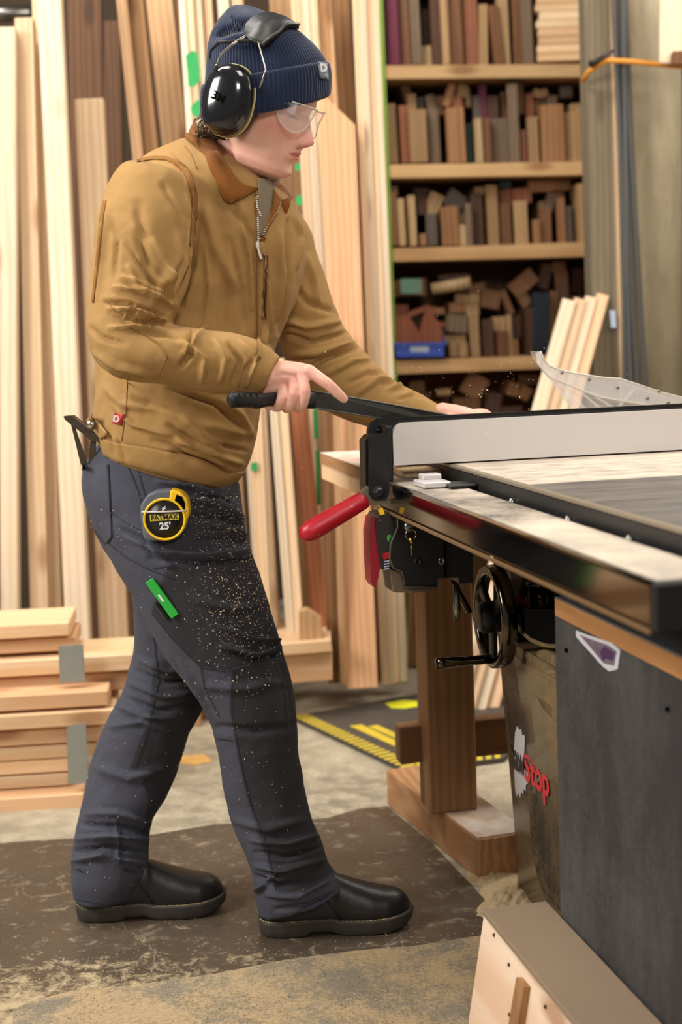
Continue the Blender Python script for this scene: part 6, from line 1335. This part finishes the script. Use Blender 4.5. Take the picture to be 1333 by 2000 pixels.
# ------------------------------------------------------------------ tape measure on the hip
YT = rc(TT, 322, 1010, 0).y-.022
tpm = empty('tape_measure', Matrix.Translation(P(322, 1010, YT)), 'yellow and black tape measure clipped on the trouser hip', 'tape measure')
def vplate(pxs, Y, th, name, mat, parent):
    mb = MB(); mb.prism([P(x, y, Y) for x, y in pxs], (0, th, 0)); return mb.build(name, mat, parent)
M['tgrip'] = plain('dusty grey rubber', srgb(92, 95, 102), .7, var=.2, vscale=60, bump=.3)
o = vplate([(273, 1004), (276, 984), (287, 968), (304, 959), (332, 957), (352, 962), (362, 975), (368, 992), (368, 1012), (362, 1034), (350, 1050), (330, 1056), (290, 1058), (280, 1052), (277, 1030)], YT-.018, .042, 'case', M['tgrip'], tpm)
bv = o.modifiers.new('bevel', 'BEVEL'); bv.width = .006; bv.segments = 3; bv.limit_method = 'ANGLE'
o = vplate([(333, 956), (354, 961), (366, 974), (370, 994), (369, 1006), (362, 1026), (352, 1000), (340, 985), (326, 982), (331, 970)], YT-.020, .040, 'yellow_shell', M['yellow'], tpm)
bv = o.modifiers.new('bevel', 'BEVEL'); bv.width = .004; bv.segments = 3; bv.limit_method = 'ANGLE'
vplate([(345, 966), (356, 970), (362, 984), (361, 1000), (352, 992), (341, 978)], YT-.0208, .004, 'lock_window', M['dark'], tpm)
fc = P(322, 1014, YT-.019); fm = frame(fc, (1, 0, .03), (0, -1, 0)); r_ = 42/FPX*YT
mb = MB(); mb.lathe(fm, [(r_, -.002), (r_, .003), (r_-.002, .0045), (r_-.0045, .003), (r_-.0045, -.002)], 48); mb.build('ring', M['yellow'], tpm)
mb = MB(); mb.lathe(fm, [(r_-.004, -.001), (r_-.004, .0022), (.0003, .0022)], 48); lab_ = mb.build('label', M['blackm'], tpm)
mb = MB(); mb.box(fm, r_*1.35, .011, .0006, 0, (0, .0035, .0026)); mb.build('label_band', plain('yellow print', srgb(214, 190, 60), .5), lab_)
text_mesh('lettering', 'FATMAX', fm @ Matrix.Translation((0, .0035, .0032)), .0125, M['black'], lab_, .0002, 1.0, .0004)
text_mesh('lettering', "25'", fm @ Matrix.Translation((0, -.0125, .0026)), .0175, M['white'], lab_, .0002, 1.0, .0006)
mb = MB(); mb.tube([P(277, 1000, YT-.0205), P(318, 1000, YT-.0255), P(352, 998, YT-.023), P(366, 997, YT-.021)], .0018, 6); mb.build('clear_band', edge.m, tpm)
mb = MB(); mb.box(frame(fm @ Vector((0, .021, .0026)), (.8, 0, .6), (0, -1, 0)), .008, .002, .0004); mb.box(frame(fm @ Vector((0, .018, .0026)), (.8, 0, .6), (0, -1, 0)), .008, .002, .0004); mb.build('emblem', M['white'], lab_)
# ------------------------------------------------------------------ pocket things
def ppoly(trees, pxs, off, th, name, mat, parent=None, label=None, cat=None):
    q = [rc(trees, x, y, off) for x, y in pxs]; return q
gm = empty('carpenter_pencil_holder', Matrix.Translation(rc(TT, 335, 1185, .006)), 'bright green marker sticking out of the thigh pocket', 'marker')
a_, b_ = rc(TT, 296, 1131, .008), rc(TT, 344, 1203, .003)
m4 = frame(b_, (1, 0, .3), (a_-b_)); L_ = (a_-b_).length
mb = MB(); mb.box(m4, .0165, .009, L_, .0012, (0, 0, L_/2)); mb.build('marker_body', plain('bright green plastic', srgb(44, 170, 60), .35), gm)
mb = MB(); mb.box(m4, .0035, .0004, .016, 0, (-.001, -.0048 if m4.to_3x3().col[1].y > 0 else .0048, L_*.52)); mb.build('small_print', M['white'], gm)
MWg = gm; gm.name = 'green_marker'
a_, b_ = rc(TT, 308, 1176, .006), rc(TT, 330, 1208, .003); m4 = frame(b_, (1, 0, .3), (a_-b_)); L_ = (a_-b_).length
mb = MB(); mb.box(m4, .009, .006, L_, .002, (0, 0, L_/2)); tag(mb.build('black_pen', M['gloss'], None, m4), 'short black pen beside the green marker in the thigh pocket', 'pen')
YQ = 2.80
sq = empty('speed_square', Matrix.Translation(P(165, 880, YQ)), 'dark metal square sticking out of the back trouser pocket', 'square')
M['bronze'] = plain('dark brown metal', srgb(84, 76, 62), .4, .7, var=.2, vscale=40)
vplate([(124, 813), (140, 812), (194, 855), (194, 861), (180, 862), (127, 820)], YQ-.03, .03, 'fence_bar', M['bronze'], sq)
vplate([(138, 826), (146, 832), (172, 908), (158, 908)], YQ-.012, .003, 'blade', M['bronze'], sq)
vplate([(177, 860), (188, 862), (186, 912), (172, 912)], YQ-.012, .003, 'blade', M['bronze'], sq)
# --- sawdust flecks on the trousers
random.seed(21)
def gtr():
    r = random.random()
    if r < .5: x, y = random.gauss(470, 50), random.gauss(1150, 90)
    elif r < .75: x, y = random.gauss(420, 60), random.gauss(1010, 35)
    else: x, y = random.uniform(160, 600), random.uniform(960, 1740)
    return rc(TT, x, y, .003)
mb = MB()
for _ in range(2600):
    p = gtr()
    if p is None: continue
    s = random.choice([.0005, .0006, .0008, .0012, .0016]) * random.uniform(.7, 1.2); d = Vector((random.gauss(0, 1), 0, random.gauss(0, 1))).normalized(); o1 = Vector((-d.z, 0, d.x)); n_ = Vector((0, -1, 0))
    mb.add([p-d*s, p+o1*s*.5, p-o1*s*.5, p+d*s, p+n_*s*.5], [(0, 2, 4), (2, 3, 4), (3, 1, 4), (1, 0, 4), (0, 1, 3, 2)])
o = mb.build('sawdust_flecks', M['dustchip'], trousers); o['kind'] = 'stuff'
